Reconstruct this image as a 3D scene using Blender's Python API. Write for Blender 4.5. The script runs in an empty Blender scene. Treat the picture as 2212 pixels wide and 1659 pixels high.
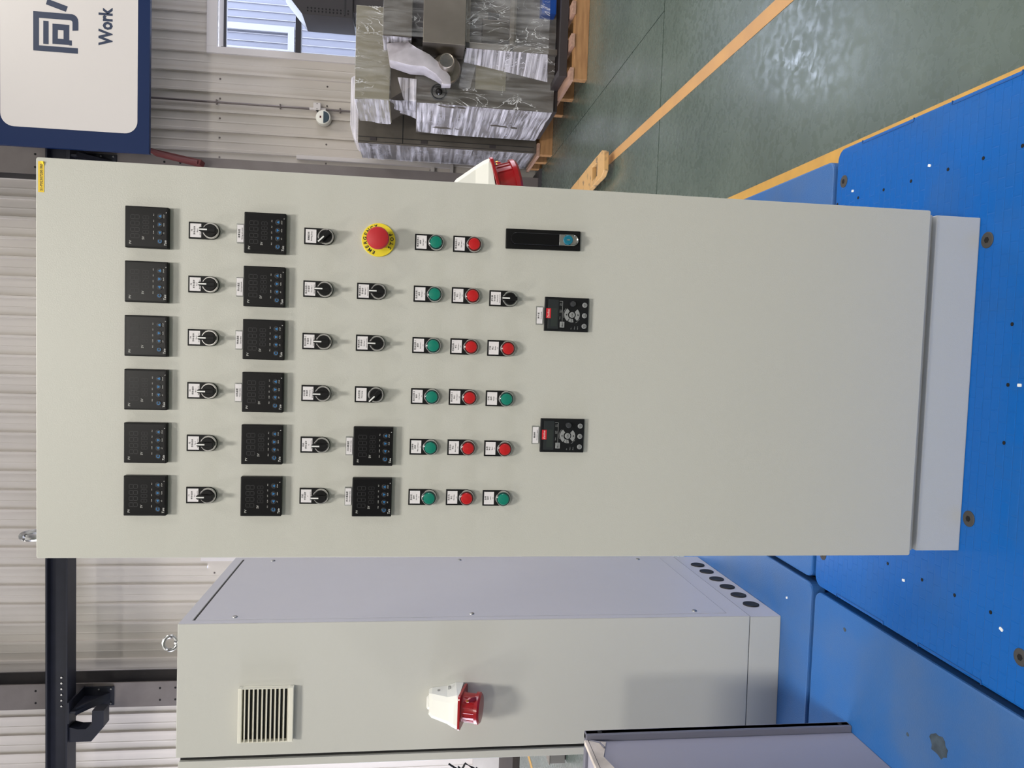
import bpy, bmesh, math, random
from mathutils import Vector, Matrix
random.seed(7)
sc = bpy.context.scene
C = bpy.context.scene.collection
PI = math.pi

# ------------------------------------------------------------------ camera
cam_d = bpy.data.cameras.new('camera'); cam = bpy.data.objects.new('camera', cam_d); C.objects.link(cam)
YAW, PITCH, ROLL = 0.0552, 0.1298, -0.0260
CAM = Vector((0.4682, -1.6338, 1.4563))
fw = Vector((-math.sin(YAW), math.cos(YAW), 0)); rt = Vector((math.cos(YAW), math.sin(YAW), 0)); dn = Vector((0, 0, -1))
f2 = math.cos(PITCH)*fw + math.sin(PITCH)*dn; d2 = -math.sin(PITCH)*fw + math.cos(PITCH)*dn
r3 = math.cos(ROLL)*rt + math.sin(ROLL)*d2; d3 = -math.sin(ROLL)*rt + math.cos(ROLL)*d2
# the phone was held on its side: the frame's right edge is the place's "down"
m3 = Matrix((d3, r3, -f2)).transposed()
cam.matrix_world = Matrix.Translation(CAM) @ m3.to_4x4()
cam_d.sensor_width = 36.0; cam_d.lens = 36.0*1654.0/2212.0; cam_d.clip_start = 0.05; cam_d.clip_end = 200
sc.camera = cam

# ------------------------------------------------------------------ world, lights, exposure
w = bpy.data.worlds.new('world'); sc.world = w; w.use_nodes = True
bg = w.node_tree.nodes['Background']; bg.inputs[0].default_value = (0.80, 0.86, 1.0, 1); bg.inputs[1].default_value = 14
sc.view_settings.view_transform = 'Standard'; sc.view_settings.look = 'None'
sc.view_settings.gamma = 1.0; sc.view_settings.use_curve_mapping = False
sc.view_settings.exposure = 0.0
def sun(name, rot, e, col):
    d = bpy.data.lights.new(name, 'SUN'); d.energy = e; d.color = col; d.angle = 0.01
    o = bpy.data.objects.new(name, d); C.objects.link(o); o.rotation_euler = rot; return o
sun('sun', (math.radians(32), 0, math.radians(18)), 0.5, (1.0, 0.97, 0.93))
def area(name, loc, rot, sx, sy, e, col):
    d = bpy.data.lights.new(name, 'AREA'); d.shape = 'RECTANGLE'; d.size = sx; d.size_y = sy; d.energy = e; d.color = col
    o = bpy.data.objects.new(name, d); C.objects.link(o); o.location = loc; o.rotation_euler = rot; return o
WARM = (1.0, 0.965, 0.90); COOL = (0.82, 0.84, 1.0)
for (lx, ly, sx, sy, e) in [(0.2, -4.6, 0.8, 1.8, 520), (-5.0, -4.2, 0.8, 1.8, 170), (5.8, -4.2, 0.8, 1.8, 170), (0.4, 2.4, 0.9, 2.0, 100), (-5.6, 2.4, 0.9, 2.0, 90), (5.4, 4.0, 0.9, 2.0, 190), (0.4, -12.6, 1.2, 2.4, 740)]:  # closing entries are unseen fill, added to lift far floor, wall and lower door
    area('ceiling_lamp_and_fill', (lx, ly, 8.3), (0, 0, 0), sx, sy, e, WARM)
# area lights added before the solid side walls, standing in for unseen windows
area('daylight_left', (-10.8, 2.5, 2.6), (0, -PI/2, 0), 3.2, 10, 1500, COOL)
area('daylight_right', (12.8, 2.0, 2.6), (0, PI/2, 0), 3.2, 11, 880, (0.89, 0.89, 1.0))

# ------------------------------------------------------------------ materials
def lin(c):
    c /= 255.0
    return c/12.92 if c <= 0.04045 else ((c+0.055)/1.055)**2.4
def rgb(r, g, b): return (lin(r), lin(g), lin(b), 1)
MATS = {}
def mat(name, col, rough=0.5, metal=0.0, noise=0.0, nscale=8.0, col2=None, bump=0.0, bscale=200.0, stretch=None, rnoise=0.0, coat=0.0, spec=None, detail=4.0, lo=0.35, hi=0.65):
    if name in MATS: return MATS[name]
    m = bpy.data.materials.new(name); m.use_nodes = True; MATS[name] = m
    nt = m.node_tree; b = nt.nodes['Principled BSDF']
    b.inputs['Base Color'].default_value = col; b.inputs['Roughness'].default_value = rough; b.inputs['Metallic'].default_value = metal
    if coat: b.inputs['Coat Weight'].default_value = coat
    if spec is not None: b.inputs['Specular IOR Level'].default_value = spec
    tc = nt.nodes.new('ShaderNodeTexCoord'); mp = nt.nodes.new('ShaderNodeMapping')
    nt.links.new(tc.outputs['Object'], mp.inputs[0])
    if stretch: mp.inputs['Scale'].default_value = stretch
    if noise or rnoise:
        n = nt.nodes.new('ShaderNodeTexNoise'); n.inputs['Scale'].default_value = nscale; n.inputs['Detail'].default_value = detail
        nt.links.new(mp.outputs[0], n.inputs['Vector'])
        r = nt.nodes.new('ShaderNodeMapRange'); r.inputs[1].default_value = lo; r.inputs[2].default_value = hi
        nt.links.new(n.outputs[0], r.inputs[0])
        if noise:
            mx = nt.nodes.new('ShaderNodeMix'); mx.data_type = 'RGBA'
            c2 = col2 if col2 else tuple(x*(1-noise) for x in col[:3])+(1,)
            mx.inputs[6].default_value = col; mx.inputs[7].default_value = c2
            if col2:
                ml = nt.nodes.new('ShaderNodeMath'); ml.operation = 'MULTIPLY'; ml.inputs[1].default_value = noise
                nt.links.new(r.outputs[0], ml.inputs[0]); nt.links.new(ml.outputs[0], mx.inputs[0])
            else: nt.links.new(r.outputs[0], mx.inputs[0])
            nt.links.new(mx.outputs[2], b.inputs['Base Color'])
        if rnoise:
            rr = nt.nodes.new('ShaderNodeMapRange'); rr.inputs[1].default_value = lo; rr.inputs[2].default_value = hi
            rr.inputs[3].default_value = rough; rr.inputs[4].default_value = min(1, rough+rnoise)
            nt.links.new(n.outputs[0], rr.inputs[0]); nt.links.new(rr.outputs[0], b.inputs['Roughness'])
    if bump:
        n2 = nt.nodes.new('ShaderNodeTexNoise'); n2.inputs['Scale'].default_value = bscale; n2.inputs['Detail'].default_value = 2
        nt.links.new(mp.outputs[0], n2.inputs['Vector'])
        bp = nt.nodes.new('ShaderNodeBump'); bp.inputs['Strength'].default_value = bump; bp.inputs['Distance'].default_value = 0.002
        nt.links.new(n2.outputs[0], bp.inputs['Height']); nt.links.new(bp.outputs[0], b.inputs['Normal'])
    return m
def film(name, tint=(0.93, 0.92, 0.95, 1), amount=0.55, stretch=(3, 3, 40), scale=2.0, crease_glint=7.0):
    m = bpy.data.materials.new(name); m.use_nodes = True; nt = m.node_tree; N = nt.nodes
    for n in list(N):
        if n.type != 'OUTPUT_MATERIAL': N.remove(n)
    out = [n for n in N if n.type == 'OUTPUT_MATERIAL'][0]
    tc = N.new('ShaderNodeTexCoord'); mp = N.new('ShaderNodeMapping'); mp.inputs['Scale'].default_value = stretch
    nt.links.new(tc.outputs['Object'], mp.inputs[0])
    no = N.new('ShaderNodeTexNoise'); no.inputs['Scale'].default_value = scale; no.inputs['Detail'].default_value = 6; no.inputs['Distortion'].default_value = 0.35
    nt.links.new(mp.outputs[0], no.inputs['Vector'])
    r = N.new('ShaderNodeMapRange'); r.inputs[1].default_value = 0.40; r.inputs[2].default_value = 0.72; r.inputs[3].default_value = amount*0.25; r.inputs[4].default_value = min(1, amount*1.5)
    nt.links.new(no.outputs[0], r.inputs[0])
    # crinkle highlights painted as white ridges in the film's opacity
    nb_ = N.new('ShaderNodeTexNoise'); nb_.inputs['Scale'].default_value = crease_glint; nb_.inputs['Detail'].default_value = 5; nb_.inputs['Distortion'].default_value = 1.2
    mp2 = N.new('ShaderNodeMapping'); mp2.inputs['Rotation'].default_value = (0.5, 0.3, 0.6); mp2.inputs['Scale'].default_value = (1, 1, 0.45)
    nt.links.new(tc.outputs['Object'], mp2.inputs[0]); nt.links.new(mp2.outputs[0], nb_.inputs['Vector'])
    d1 = N.new('ShaderNodeMath'); d1.operation = 'SUBTRACT'; d1.inputs[1].default_value = 0.5; nt.links.new(nb_.outputs[0], d1.inputs[0])
    d2_ = N.new('ShaderNodeMath'); d2_.operation = 'ABSOLUTE'; nt.links.new(d1.outputs[0], d2_.inputs[0])
    rb_ = N.new('ShaderNodeMapRange'); rb_.inputs[1].default_value = 0.0; rb_.inputs[2].default_value = 0.014; rb_.inputs[3].default_value = 0.9; rb_.inputs[4].default_value = 0.0
    nt.links.new(d2_.outputs[0], rb_.inputs[0])
    nc_ = N.new('ShaderNodeTexNoise'); nc_.inputs['Scale'].default_value = 3.1; nt.links.new(tc.outputs['Object'], nc_.inputs['Vector'])
    rc_ = N.new('ShaderNodeMapRange'); rc_.inputs[1].default_value = 0.48; rc_.inputs[2].default_value = 0.62; nt.links.new(nc_.outputs[0], rc_.inputs[0])
    mm_ = N.new('ShaderNodeMath'); mm_.operation = 'MULTIPLY'; nt.links.new(rb_.outputs[0], mm_.inputs[0]); nt.links.new(rc_.outputs[0], mm_.inputs[1])
    mxm = N.new('ShaderNodeMath'); mxm.operation = 'MAXIMUM'; nt.links.new(r.outputs[0], mxm.inputs[0]); nt.links.new(mm_.outputs[0], mxm.inputs[1])
    p = N.new('ShaderNodeBsdfPrincipled'); p.inputs['Base Color'].default_value = tint; p.inputs['Roughness'].default_value = 0.22
    bp = N.new('ShaderNodeBump'); bp.inputs['Strength'].default_value = 0.8; bp.inputs['Distance'].default_value = 0.03
    nt.links.new(no.outputs[0], bp.inputs['Height']); nt.links.new(bp.outputs[0], p.inputs['Normal'])
    t = N.new('ShaderNodeBsdfTransparent'); mx = N.new('ShaderNodeMixShader')
    nt.links.new(mxm.outputs[0], mx.inputs[0]); nt.links.new(t.outputs[0], mx.inputs[1]); nt.links.new(p.outputs[0], mx.inputs[2])
    nt.links.new(mx.outputs[0], out.inputs[0]); MATS[name] = m; return m
def clear(name, tint=(1, 1, 1, 1), amount=0.12, rough=0.03):
    m = bpy.data.materials.new(name); m.use_nodes = True; nt = m.node_tree; N = nt.nodes
    for n in list(N):
        if n.type != 'OUTPUT_MATERIAL': N.remove(n)
    out = [n for n in N if n.type == 'OUTPUT_MATERIAL'][0]
    g = N.new('ShaderNodeBsdfGlossy'); g.inputs['Roughness'].default_value = rough
    t = N.new('ShaderNodeBsdfTransparent'); t.inputs[0].default_value = tint; mx = N.new('ShaderNodeMixShader'); mx.inputs[0].default_value = amount
    nt.links.new(t.outputs[0], mx.inputs[1]); nt.links.new(g.outputs[0], mx.inputs[2]); nt.links.new(mx.outputs[0], out.inputs[0]); MATS[name] = m; return m

paint = mat('paint_grey', rgb(195, 194, 186), 0.42, bump=0.12, bscale=420)
paint_cool = mat('paint_grey_cool', rgb(192, 194, 194), 0.38, bump=0.1, bscale=420)
panel_m = mat('panel_grey', rgb(182, 181, 186), 0.36, bump=0.15, bscale=500, rnoise=0.1, nscale=3)
black_pl = mat('black_plastic', rgb(10, 10, 12), 0.45, spec=0.25)
black_gl = mat('black_gloss', rgb(8, 8, 11), 0.3, spec=0.25)
seg_m = mat('segment_grey', rgb(25, 25, 28), 0.5)
white_m = mat('white_print', rgb(228, 228, 226), 0.5)
grey_pr = mat('grey_print', rgb(120, 120, 118), 0.5)
ink = mat('ink_black', rgb(30, 30, 32), 0.6)
card_m = mat('card_paper', rgb(226, 222, 224), 0.45)
chrome = mat('chrome', rgb(205, 205, 205), 0.16, 1.0)
steel = mat('steel', rgb(176, 176, 176), 0.3, 1.0)
blue_sym = mat('key_blue', rgb(30, 110, 170), 0.45)
key_m = mat('key_rubber', rgb(22, 22, 25), 0.45)
green_b = mat('green_cap', rgb(0, 122, 102), 0.22, coat=0.3)
green_d = mat('green_collar', rgb(16, 62, 58), 0.15, coat=0.4)
red_b = mat('red_cap', rgb(186, 18, 24), 0.22, coat=0.3)
red_d = mat('red_collar', rgb(84, 22, 22), 0.15, coat=0.4)
red_m = mat('red_mushroom', rgb(186, 34, 42), 0.5)
yellow_m = mat('yellow_disc', rgb(240, 216, 44), 0.5)
sticker_m = mat('yellow_tape', rgb(232, 196, 40), 0.45)
teal_m = mat('teal_lock', rgb(8, 110, 134), 0.35)
lcp_m = mat('keypad_black', rgb(20, 21, 24), 0.4, spec=0.25)
lcp_grey = mat('keypad_grey', rgb(140, 142, 142), 0.45)
lcd_m = mat('lcd_grey', rgb(44, 50, 48), 0.2)
lcd_win = mat('lcd_window', rgb(38, 41, 44), 0.18)
brand_red = mat('brand_red', rgb(206, 30, 44), 0.4)
clearpl = clear('clear_plastic', (0.95, 0.96, 0.97, 1), 0.14, 0.08)
gasket = mat('gasket_black', rgb(16, 16, 16), 0.6)
cream = mat('vent_cream', rgb(226, 223, 208), 0.4)
sock_w = mat('socket_white', rgb(238, 237, 228), 0.35)
sock_r = mat('socket_red', rgb(152, 18, 25), 0.3, coat=0.15)
hole_m = mat('hole_black', rgb(8, 8, 10), 0.9)
blue_p = mat('pallet_blue', rgb(0, 90, 170), 0.3, noise=0.35, nscale=5, col2=rgb(46, 84, 124), rnoise=0.2, bump=0.1, bscale=30, lo=0.5, hi=0.8, spec=0.32)
blue_p2 = mat('pallet_blue_worn', rgb(38, 98, 164), 0.42, noise=0.6, nscale=4, col2=rgb(84, 108, 142), bump=0.35, bscale=260, lo=0.4, hi=0.75, stretch=(1, 1, 1))
blue_dk = mat('pallet_groove', rgb(14, 74, 140), 0.5)
bolt_m = mat('bolt_rubber', rgb(62, 60, 58), 0.6)
stain_m = mat('dirt', rgb(70, 84, 96), 0.6, noise=0.5, nscale=40)
wall_m = mat('wall_sheet', rgb(208, 200, 191), 0.38, noise=0.08, nscale=1.2, stretch=(4, 4, 0.6))
wall_in = mat('wall_plain', rgb(150, 147, 142), 0.6)
trim_m = mat('trim_white', rgb(214, 208, 206), 0.4)
frame_dk = mat('window_frame_dark', rgb(64, 64, 70), 0.4)
frame_lt = mat('window_frame_light', rgb(196, 194, 196), 0.35)
beam_m = mat('beam_blue_black', rgb(26, 28, 38), 0.45, spec=0.3, noise=0.2, nscale=6)
col_m = mat('column_grey', rgb(104, 97, 94), 0.55, noise=0.35, nscale=5, col2=rgb(84, 76, 72))
col_dk = mat('column_shaded', rgb(70, 66, 66), 0.6, noise=0.5, nscale=2.5, col2=rgb(40, 40, 46))  # darker column grey: shade of its receding sides put into the colour
sign_bl = mat('sign_blue', rgb(6, 32, 72), 0.45, spec=0.25)
sign_w = mat('sign_white', rgb(204, 198, 192), 0.45)
sign_ink = mat('sign_navy', rgb(24, 40, 68), 0.5)
rust_m = mat('rust_red', rgb(86, 28, 28), 0.6)
conduit_m = mat('conduit_steel', rgb(120, 112, 110), 0.35, 0.6)
stain_st = mat('stainless', rgb(160, 152, 142), 0.36, 0.85, noise=0.2, nscale=3, bump=0.06, bscale=60)
stain_dk = mat('stainless_dark', rgb(112, 106, 98), 0.42, 0.7, noise=0.3, nscale=4)
olive_m = mat('olive_panel', rgb(138, 132, 112), 0.45, 0.3, noise=0.15, nscale=3)
dark_st = mat('dark_steel', rgb(48, 42, 42), 0.5)
dark_hood = mat('dark_hood', rgb(50, 47, 48), 0.55, spec=0.3)
wood_m = mat('pallet_wood', rgb(172, 128, 82), 0.65, noise=0.5, nscale=5, col2=rgb(120, 80, 46), stretch=(1, 8, 8))
wood_y = mat('pallet_wood_boards', rgb(176, 140, 118), 0.65, noise=0.5, nscale=5, col2=rgb(128, 94, 84), stretch=(8, 1, 8))
fork_m = mat('fork_paint', rgb(206, 164, 108), 0.5, noise=0.7, nscale=11, col2=rgb(86, 76, 70), lo=0.55, hi=0.66)
mark_m = mat('tape_orange', rgb(206, 158, 100), 0.5, noise=0.35, nscale=6, col2=rgb(176, 134, 94))
mark_y = mat('tape_yellow', rgb(214, 164, 76), 0.5, noise=0.35, nscale=12, col2=rgb(176, 134, 74))
groove = mat('floor_joint', rgb(34, 38, 37), 0.8)
box_m = mat('box_lilac_grey', rgb(158, 156, 168), 0.4)
box_dk = mat('box_flange', rgb(104, 104, 116), 0.4)
film_w = mat('peeled_film', rgb(226, 214, 202), 0.35, noise=0.3, nscale=14)
pale_m = mat('pale_box', rgb(198, 210, 220), 0.4)
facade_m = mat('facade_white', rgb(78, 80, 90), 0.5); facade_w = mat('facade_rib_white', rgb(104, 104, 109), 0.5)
cable_m = mat('cable_black', rgb(14, 14, 16), 0.4)
blue_c = mat('connector_blue', rgb(20, 70, 170), 0.4)
steelbox = mat('box_steel_brown', rgb(128, 124, 118), 0.4, 0.5)
lamp_gl = mat('lamp_grey', rgb(66, 80, 90), 0.25)
flm2 = film('wrap_film_dense', (0.90, 0.87, 0.93, 1), 0.72, (1, 0.9, 20), 1.6)
flm3 = film('wrap_film_thin', (0.9, 0.9, 0.88, 1), 0.15, (11, 11, 1.2), 2.0)
glass_m = clear('window_glass', (0.94, 0.96, 1.0, 1), 0.06, 0.01)

# floor: epoxy, green-grey, worn gloss
def floor_material():
    m = bpy.data.materials.new('epoxy_floor'); m.use_nodes = True; nt = m.node_tree; N = nt.nodes; L = nt.links
    b = N['Principled BSDF']
    tc = N.new('ShaderNodeNewGeometry')
    n1 = N.new('ShaderNodeTexNoise'); n1.inputs['Scale'].default_value = 1.6; n1.inputs['Detail'].default_value = 8; n1.inputs['Roughness'].default_value = 0.65
    n2 = N.new('ShaderNodeTexNoise'); n2.inputs['Scale'].default_value = 22; n2.inputs['Detail'].default_value = 10; n2.inputs['Roughness'].default_value = 0.62; n2.inputs['Distortion'].default_value = 0.6
    L.new(tc.outputs['Position'], n1.inputs['Vector']); L.new(tc.outputs['Position'], n2.inputs['Vector'])
    r1 = N.new('ShaderNodeMapRange'); r1.inputs[1].default_value = 0.3; r1.inputs[2].default_value = 0.7; L.new(n1.outputs[0], r1.inputs[0])
    mx = N.new('ShaderNodeMix'); mx.data_type = 'RGBA'; mx.inputs[6].default_value = rgb(74, 88, 80); mx.inputs[7].default_value = rgb(94, 107, 98)
    L.new(r1.outputs[0], mx.inputs[0]); L.new(mx.outputs[2], b.inputs['Base Color'])
    r2 = N.new('ShaderNodeMapRange'); r2.inputs[1].default_value = 0.35; r2.inputs[2].default_value = 0.65; r2.inputs[3].default_value = 0.16; r2.inputs[4].default_value = 0.42
    L.new(n2.outputs[0], r2.inputs[0]); L.new(r2.outputs[0], b.inputs['Roughness'])
    b.inputs['Coat Weight'].default_value = 0.3; b.inputs['Coat Roughness'].default_value = 0.36; b.inputs['Coat IOR'].default_value = 1.6
    bp = N.new('ShaderNodeBump'); bp.inputs['Strength'].default_value = 0.14; bp.inputs['Distance'].default_value = 0.002
    L.new(n2.outputs[0], bp.inputs['Height']); L.new(bp.outputs[0], b.inputs['Normal'])
    return m
floor_m = floor_material()

# moulded pallet top: rows of low raised rectangles
def pallet_material():
    m = blue_p; nt = m.node_tree; N = nt.nodes; L = nt.links; b = N['Principled BSDF']
    g = N.new('ShaderNodeNewGeometry'); br = N.new('ShaderNodeTexBrick'); br.offset = 0.5
    br.inputs['Scale'].default_value = 10.0; br.inputs['Mortar Size'].default_value = 0.02; br.inputs['Mortar Smooth'].default_value = 0.6
    br.inputs['Color1'].default_value = (1, 1, 1, 1); br.inputs['Color2'].default_value = (0.75, 0.75, 0.75, 1); br.inputs['Mortar'].default_value = (0.2, 0.2, 0.2, 1)
    L.new(g.outputs['Position'], br.inputs['Vector'])
    bp = N.new('ShaderNodeBump'); bp.inputs['Strength'].default_value = 0.35; bp.inputs['Distance'].default_value = 0.004
    L.new(br.outputs['Color'], bp.inputs['Height'])
    old = b.inputs['Normal'].links[0].from_socket if b.inputs['Normal'].links else None
    if old: L.new(old, bp.inputs['Normal'])
    L.new(bp.outputs[0], b.inputs['Normal'])
pallet_material()

# ------------------------------------------------------------------ helpers
def obj(name, me, parent=None, loc=None, rot=None):
    o = bpy.data.objects.new(name, me); C.objects.link(o)
    if parent: o.parent = parent
    if loc is not None: o.location = loc
    if rot is not None: o.rotation_euler = rot
    return o
def empty(name, loc=(0, 0, 0), rz=0.0, parent=None):
    o = bpy.data.objects.new(name, None); C.objects.link(o); o.location = loc; o.rotation_euler = (0, 0, rz); o.empty_display_size = 0.05
    if parent: o.parent = parent
    return o
def tag(o, label=None, cat=None, group=None, kind=None):
    if label: o['label'] = label
    if cat: o['category'] = cat
    if group: o['group'] = group
    if kind: o['kind'] = kind
    return o
class MB:
    def __init__(s): s.v = []; s.f = []
    def add(s, vs, fs):
        k = len(s.v); s.v += [tuple(x) for x in vs]; s.f += [tuple(i+k for i in f) for f in fs]; return s
    def box(s, x0, x1, y0, y1, z0, z1):
        return s.add([(x0,y0,z0),(x1,y0,z0),(x1,y1,z0),(x0,y1,z0),(x0,y0,z1),(x1,y0,z1),(x1,y1,z1),(x0,y1,z1)],
                     [(0,3,2,1),(4,5,6,7),(0,1,5,4),(1,2,6,5),(2,3,7,6),(3,0,4,7)])
    def prism(s, poly, vec):       # poly: list of 3D points, extruded by vec
        n = len(poly); vec = Vector(vec); a = [Vector(p) for p in poly]; b = [p+vec for p in a]
        return s.add(a+b, [tuple(range(n)), tuple(range(2*n-1, n-1, -1))]+[((i+1) % n, i, n+i, n+(i+1) % n) for i in range(n)])
    def xz(s, poly, y0, y1): return s.prism([(p[0], y0, p[1]) for p in poly], (0, y1-y0, 0))
    def xy(s, poly, z0, z1): return s.prism([(p[0], p[1], z0) for p in poly], (0, 0, z1-z0))
    def yz(s, poly, x0, x1): return s.prism([(x0, p[0], p[1]) for p in poly], (x1-x0, 0, 0))
    def rings(s, rings, cap=True):
        n = len(rings[0]); k = len(s.v); fs = []
        for r in range(len(rings)-1):
            for i in range(n): fs.append((r*n+i, r*n+(i+1) % n, (r+1)*n+(i+1) % n, (r+1)*n+i))
        if cap: fs.append(tuple(range(n-1, -1, -1))); fs.append(tuple((len(rings)-1)*n+i for i in range(n)))
        return s.add([p for r in rings for p in r], fs)
    def lathe(s, c, axis, prof, n=24, cap=True):   # prof: (distance along axis, radius)
        c = Vector(c); a = Vector(axis).normalized(); t = Vector((0, 0, 1)) if abs(a.z) < 0.9 else Vector((1, 0, 0))
        u = a.cross(t).normalized(); w_ = a.cross(u)
        return s.rings([[c+a*d+(u*math.cos(2*PI*i/n)+w_*math.sin(2*PI*i/n))*r for i in range(n)] for d, r in prof], cap)
    def tube(s, path, r, n=8, cap=True, closed=False):
        P = [Vector(p) for p in path]; rr = []; m = len(P)
        for i, p in enumerate(P):
            t = (P[(i+1) % m]-P[(i-1) % m]) if closed else (P[min(i+1, m-1)]-P[max(i-1, 0)])
            t.normalize(); h = Vector((0, 0, 1)) if abs(t.z) < 0.92 else Vector((1, 0, 0))
            u = t.cross(h).normalized(); w_ = t.cross(u); rr.append([p+(u*math.cos(2*PI*k/n)+w_*math.sin(2*PI*k/n))*r for k in range(n)])
        if closed: rr.append(rr[0])
        return s.rings(rr, cap and not closed)
    def mesh(s, name, m, bevel=0.0, smooth=False, seg=2):
        me = bpy.data.meshes.new(name); me.from_pydata(s.v, [], s.f); me.materials.append(m)
        bm = bmesh.new(); bm.from_mesh(me); bmesh.ops.recalc_face_normals(bm, faces=bm.faces)
        if bevel: bmesh.ops.bevel(bm, geom=[e for e in bm.edges if e.is_manifold and e.calc_face_angle(0) > 0.5], offset=bevel, segments=seg, affect='EDGES', profile=0.6, clamp_overlap=True)
        if smooth:
            for f in bm.faces: f.smooth = True
            for e in bm.edges:
                if e.is_manifold and e.calc_face_angle(0) > 0.6: e.smooth = False
        bm.to_mesh(me); bm.free(); me.update(); return me
    def build(s, name, m, parent=None, bevel=0.0, smooth=False, loc=None, rot=None, seg=2):
        return obj(name, s.mesh(name, m, bevel, smooth, seg), parent, loc, rot)
def rrect(x0, x1, z0, z1, r, n=5):
    pts = []
    for cx, cz, a0 in ((x1-r, z1-r, 0), (x0+r, z1-r, 90), (x0+r, z0+r, 180), (x1-r, z0+r, 270)):
        for i in range(n+1):
            a = math.radians(a0+90*i/n); pts.append((cx+r*math.cos(a), cz+r*math.sin(a)))
    return pts
def circ(cx, cz, r, n=24, a0=0, a1=360):
    return [(cx+r*math.cos(math.radians(a0+(a1-a0)*i/(n if a1-a0 == 360 else n-1))), cz+r*math.sin(math.radians(a0+(a1-a0)*i/(n if a1-a0 == 360 else n-1)))) for i in range(n)]
# flat print: text lies in the x/z plane facing -y
def text_geo(s, size, align='LEFT', sx=1.0, res=2, spacing=1.0, bold=0.0):
    cu = bpy.data.curves.new('print', 'FONT'); cu.body = s; cu.size = size; cu.align_x = align; cu.resolution_u = res; cu.space_character = spacing; cu.offset = bold*size
    o = bpy.data.objects.new('print', cu); C.objects.link(o)
    dg = bpy.context.evaluated_depsgraph_get(); me = bpy.data.meshes.new_from_object(o.evaluated_get(dg))
    vs = [(v.co.x*sx, v.co.y) for v in me.vertices]; fs = [tuple(p.vertices) for p in me.polygons]
    bpy.data.objects.remove(o); bpy.data.curves.remove(cu); bpy.data.meshes.remove(me)
    return vs, fs
class Print(MB):
    def text(s, t, x, z, size, y, align='LEFT', width=None, rot=0.0, spacing=1.0, bold=0.012):
        vs, fs = text_geo(t, size, align, spacing=spacing, bold=bold)
        if not vs: return s
        if width:
            w0 = max(a for a, b in vs)-min(a for a, b in vs); k = width/w0; vs = [(a*k, b) for a, b in vs]
        c, sn = math.cos(rot), math.sin(rot)
        return s.add([(x+a*c-b*sn, y, z+a*sn+b*c) for a, b in vs], fs)
    def poly(s, pts, y): return s.add([(a, y, b) for a, b in pts], [tuple(range(len(pts)))])
    def rect(s, x0, x1, z0, z1, y): return s.poly([(x0, z0), (x1, z0), (x1, z1), (x0, z1)], y)
    def mesh(s, name, m, bevel=0.0, smooth=False, seg=2):
        me = bpy.data.meshes.new(name); me.from_pydata(s.v, [], s.f); me.materials.append(m)
        bm = bmesh.new(); bm.from_mesh(me); bm.normal_update()
        fl = [f for f in bm.faces if f.normal.y > 0]
        if fl: bmesh.ops.reverse_faces(bm, faces=fl)
        bm.to_mesh(me); bm.free(); return me

# ------------------------------------------------------------------ the setting
HX0, HX1, HY0, HY1, HZ = -11.0, 13.0, -14.0, 8.0, 9.0
fl = MB().box(HX0, HX1, HY0, HY1+0.2, -0.25, -0.01).build('floor', groove); tag(fl, 'green-grey epoxy floor with joints', kind='structure')
for (x0, x1, y0, y1) in [(HX0, HX1, HY0, 2.964), (HX0, 2.497, 2.977, HY1), (2.504, HX1, 2.977, HY1)]:
    MB().box(x0, x1, y0, y1, -0.02, 0.0).build('floor_slab', floor_m, fl)
ce = MB().box(HX0, HX1, HY0, HY1+0.2, HZ, HZ+0.15).build('ceiling', wall_in); tag(ce, kind='structure')
for nm, bxs in (('wall_left', (HX0-0.2, HX0, HY0, HY1, 0, HZ)), ('wall_right', (HX1, HX1+0.2, HY0, HY1, 0, HZ)), ('wall_front', (HX0, HX1, HY0-0.2, HY0, 0, HZ))):
    tag(MB().box(*bxs).build(nm, wall_in), kind='structure')

WIN = [(3.752, 5.5808, 1.20, 3.88), (-2.325, -0.70, 1.20, 3.88)]
RP = 0.2286
wb = empty('wall_back', (0, HY1, 0)); tag(wb, 'grey vertically ribbed sheet metal wall', kind='structure')
def sheet_profile(x0):        # one rib module, seen from above; the rib stands proud toward the hall
    return [(x0, 0.0), (x0+0.006, -0.024), (x0+0.034, -0.024), (x0+0.042, 0.0), (x0+0.118, 0.0), (x0+0.122, -0.003), (x0+0.134, -0.003), (x0+0.138, 0.0), (x0+RP, 0.0)]
def add_module(mb, x0, z0, z1):
    pr = sheet_profile(x0); n = len(pr)
    mb.add([(a, b, z0) for a, b in pr]+[(a, b, z1) for a, b in pr], [(i, i+1, n+i+1, n+i) for i in range(n-1)])
k0 = int(math.floor((HX0-3.752)/RP)); k1 = int(math.ceil((HX1-3.752)/RP))
k = k0
while k < k1:
    mb = MB()
    for j in range(k, min(k+4, k1)):
        x0 = 3.752+j*RP; cuts = [w_ for w_ in WIN if x0 < w_[1]-0.02 and x0+RP > w_[0]+0.02]
        if cuts:
            c_ = cuts[0]; add_module(mb, x0, 0, c_[2]); add_module(mb, x0, c_[3], HZ)
            for (a_, b_) in ((x0, c_[0]), (c_[1], x0+RP)):
                if a_ < b_-0.001: mb.add([(a_, 0, c_[2]), (b_, 0, c_[2]), (b_, 0, c_[3]), (a_, 0, c_[3])], [(0, 1, 2, 3)])
        else: add_module(mb, x0, 0, HZ)
    o = mb.build('wall_sheet', wall_m, wb)
    k += 4
scr_me = MB().lathe((0, 0, 0), (0, -1, 0), [(0, 0.011), (0.004, 0.011), (0.009, 0.006)], 8).mesh('sheet_screw', conduit_m)
for z in (2.56, 3.80, 5.6, 1.3):
    for j in range(-30, 8):
        x = 3.752+j*RP+0.17
        if any(a-0.06 < x < b+0.06 and c-0.1 < z < d+0.1 for a, b, c, d in WIN): continue
        obj('sheet_screw', scr_me, wb, (x, -0.001, z))
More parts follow.
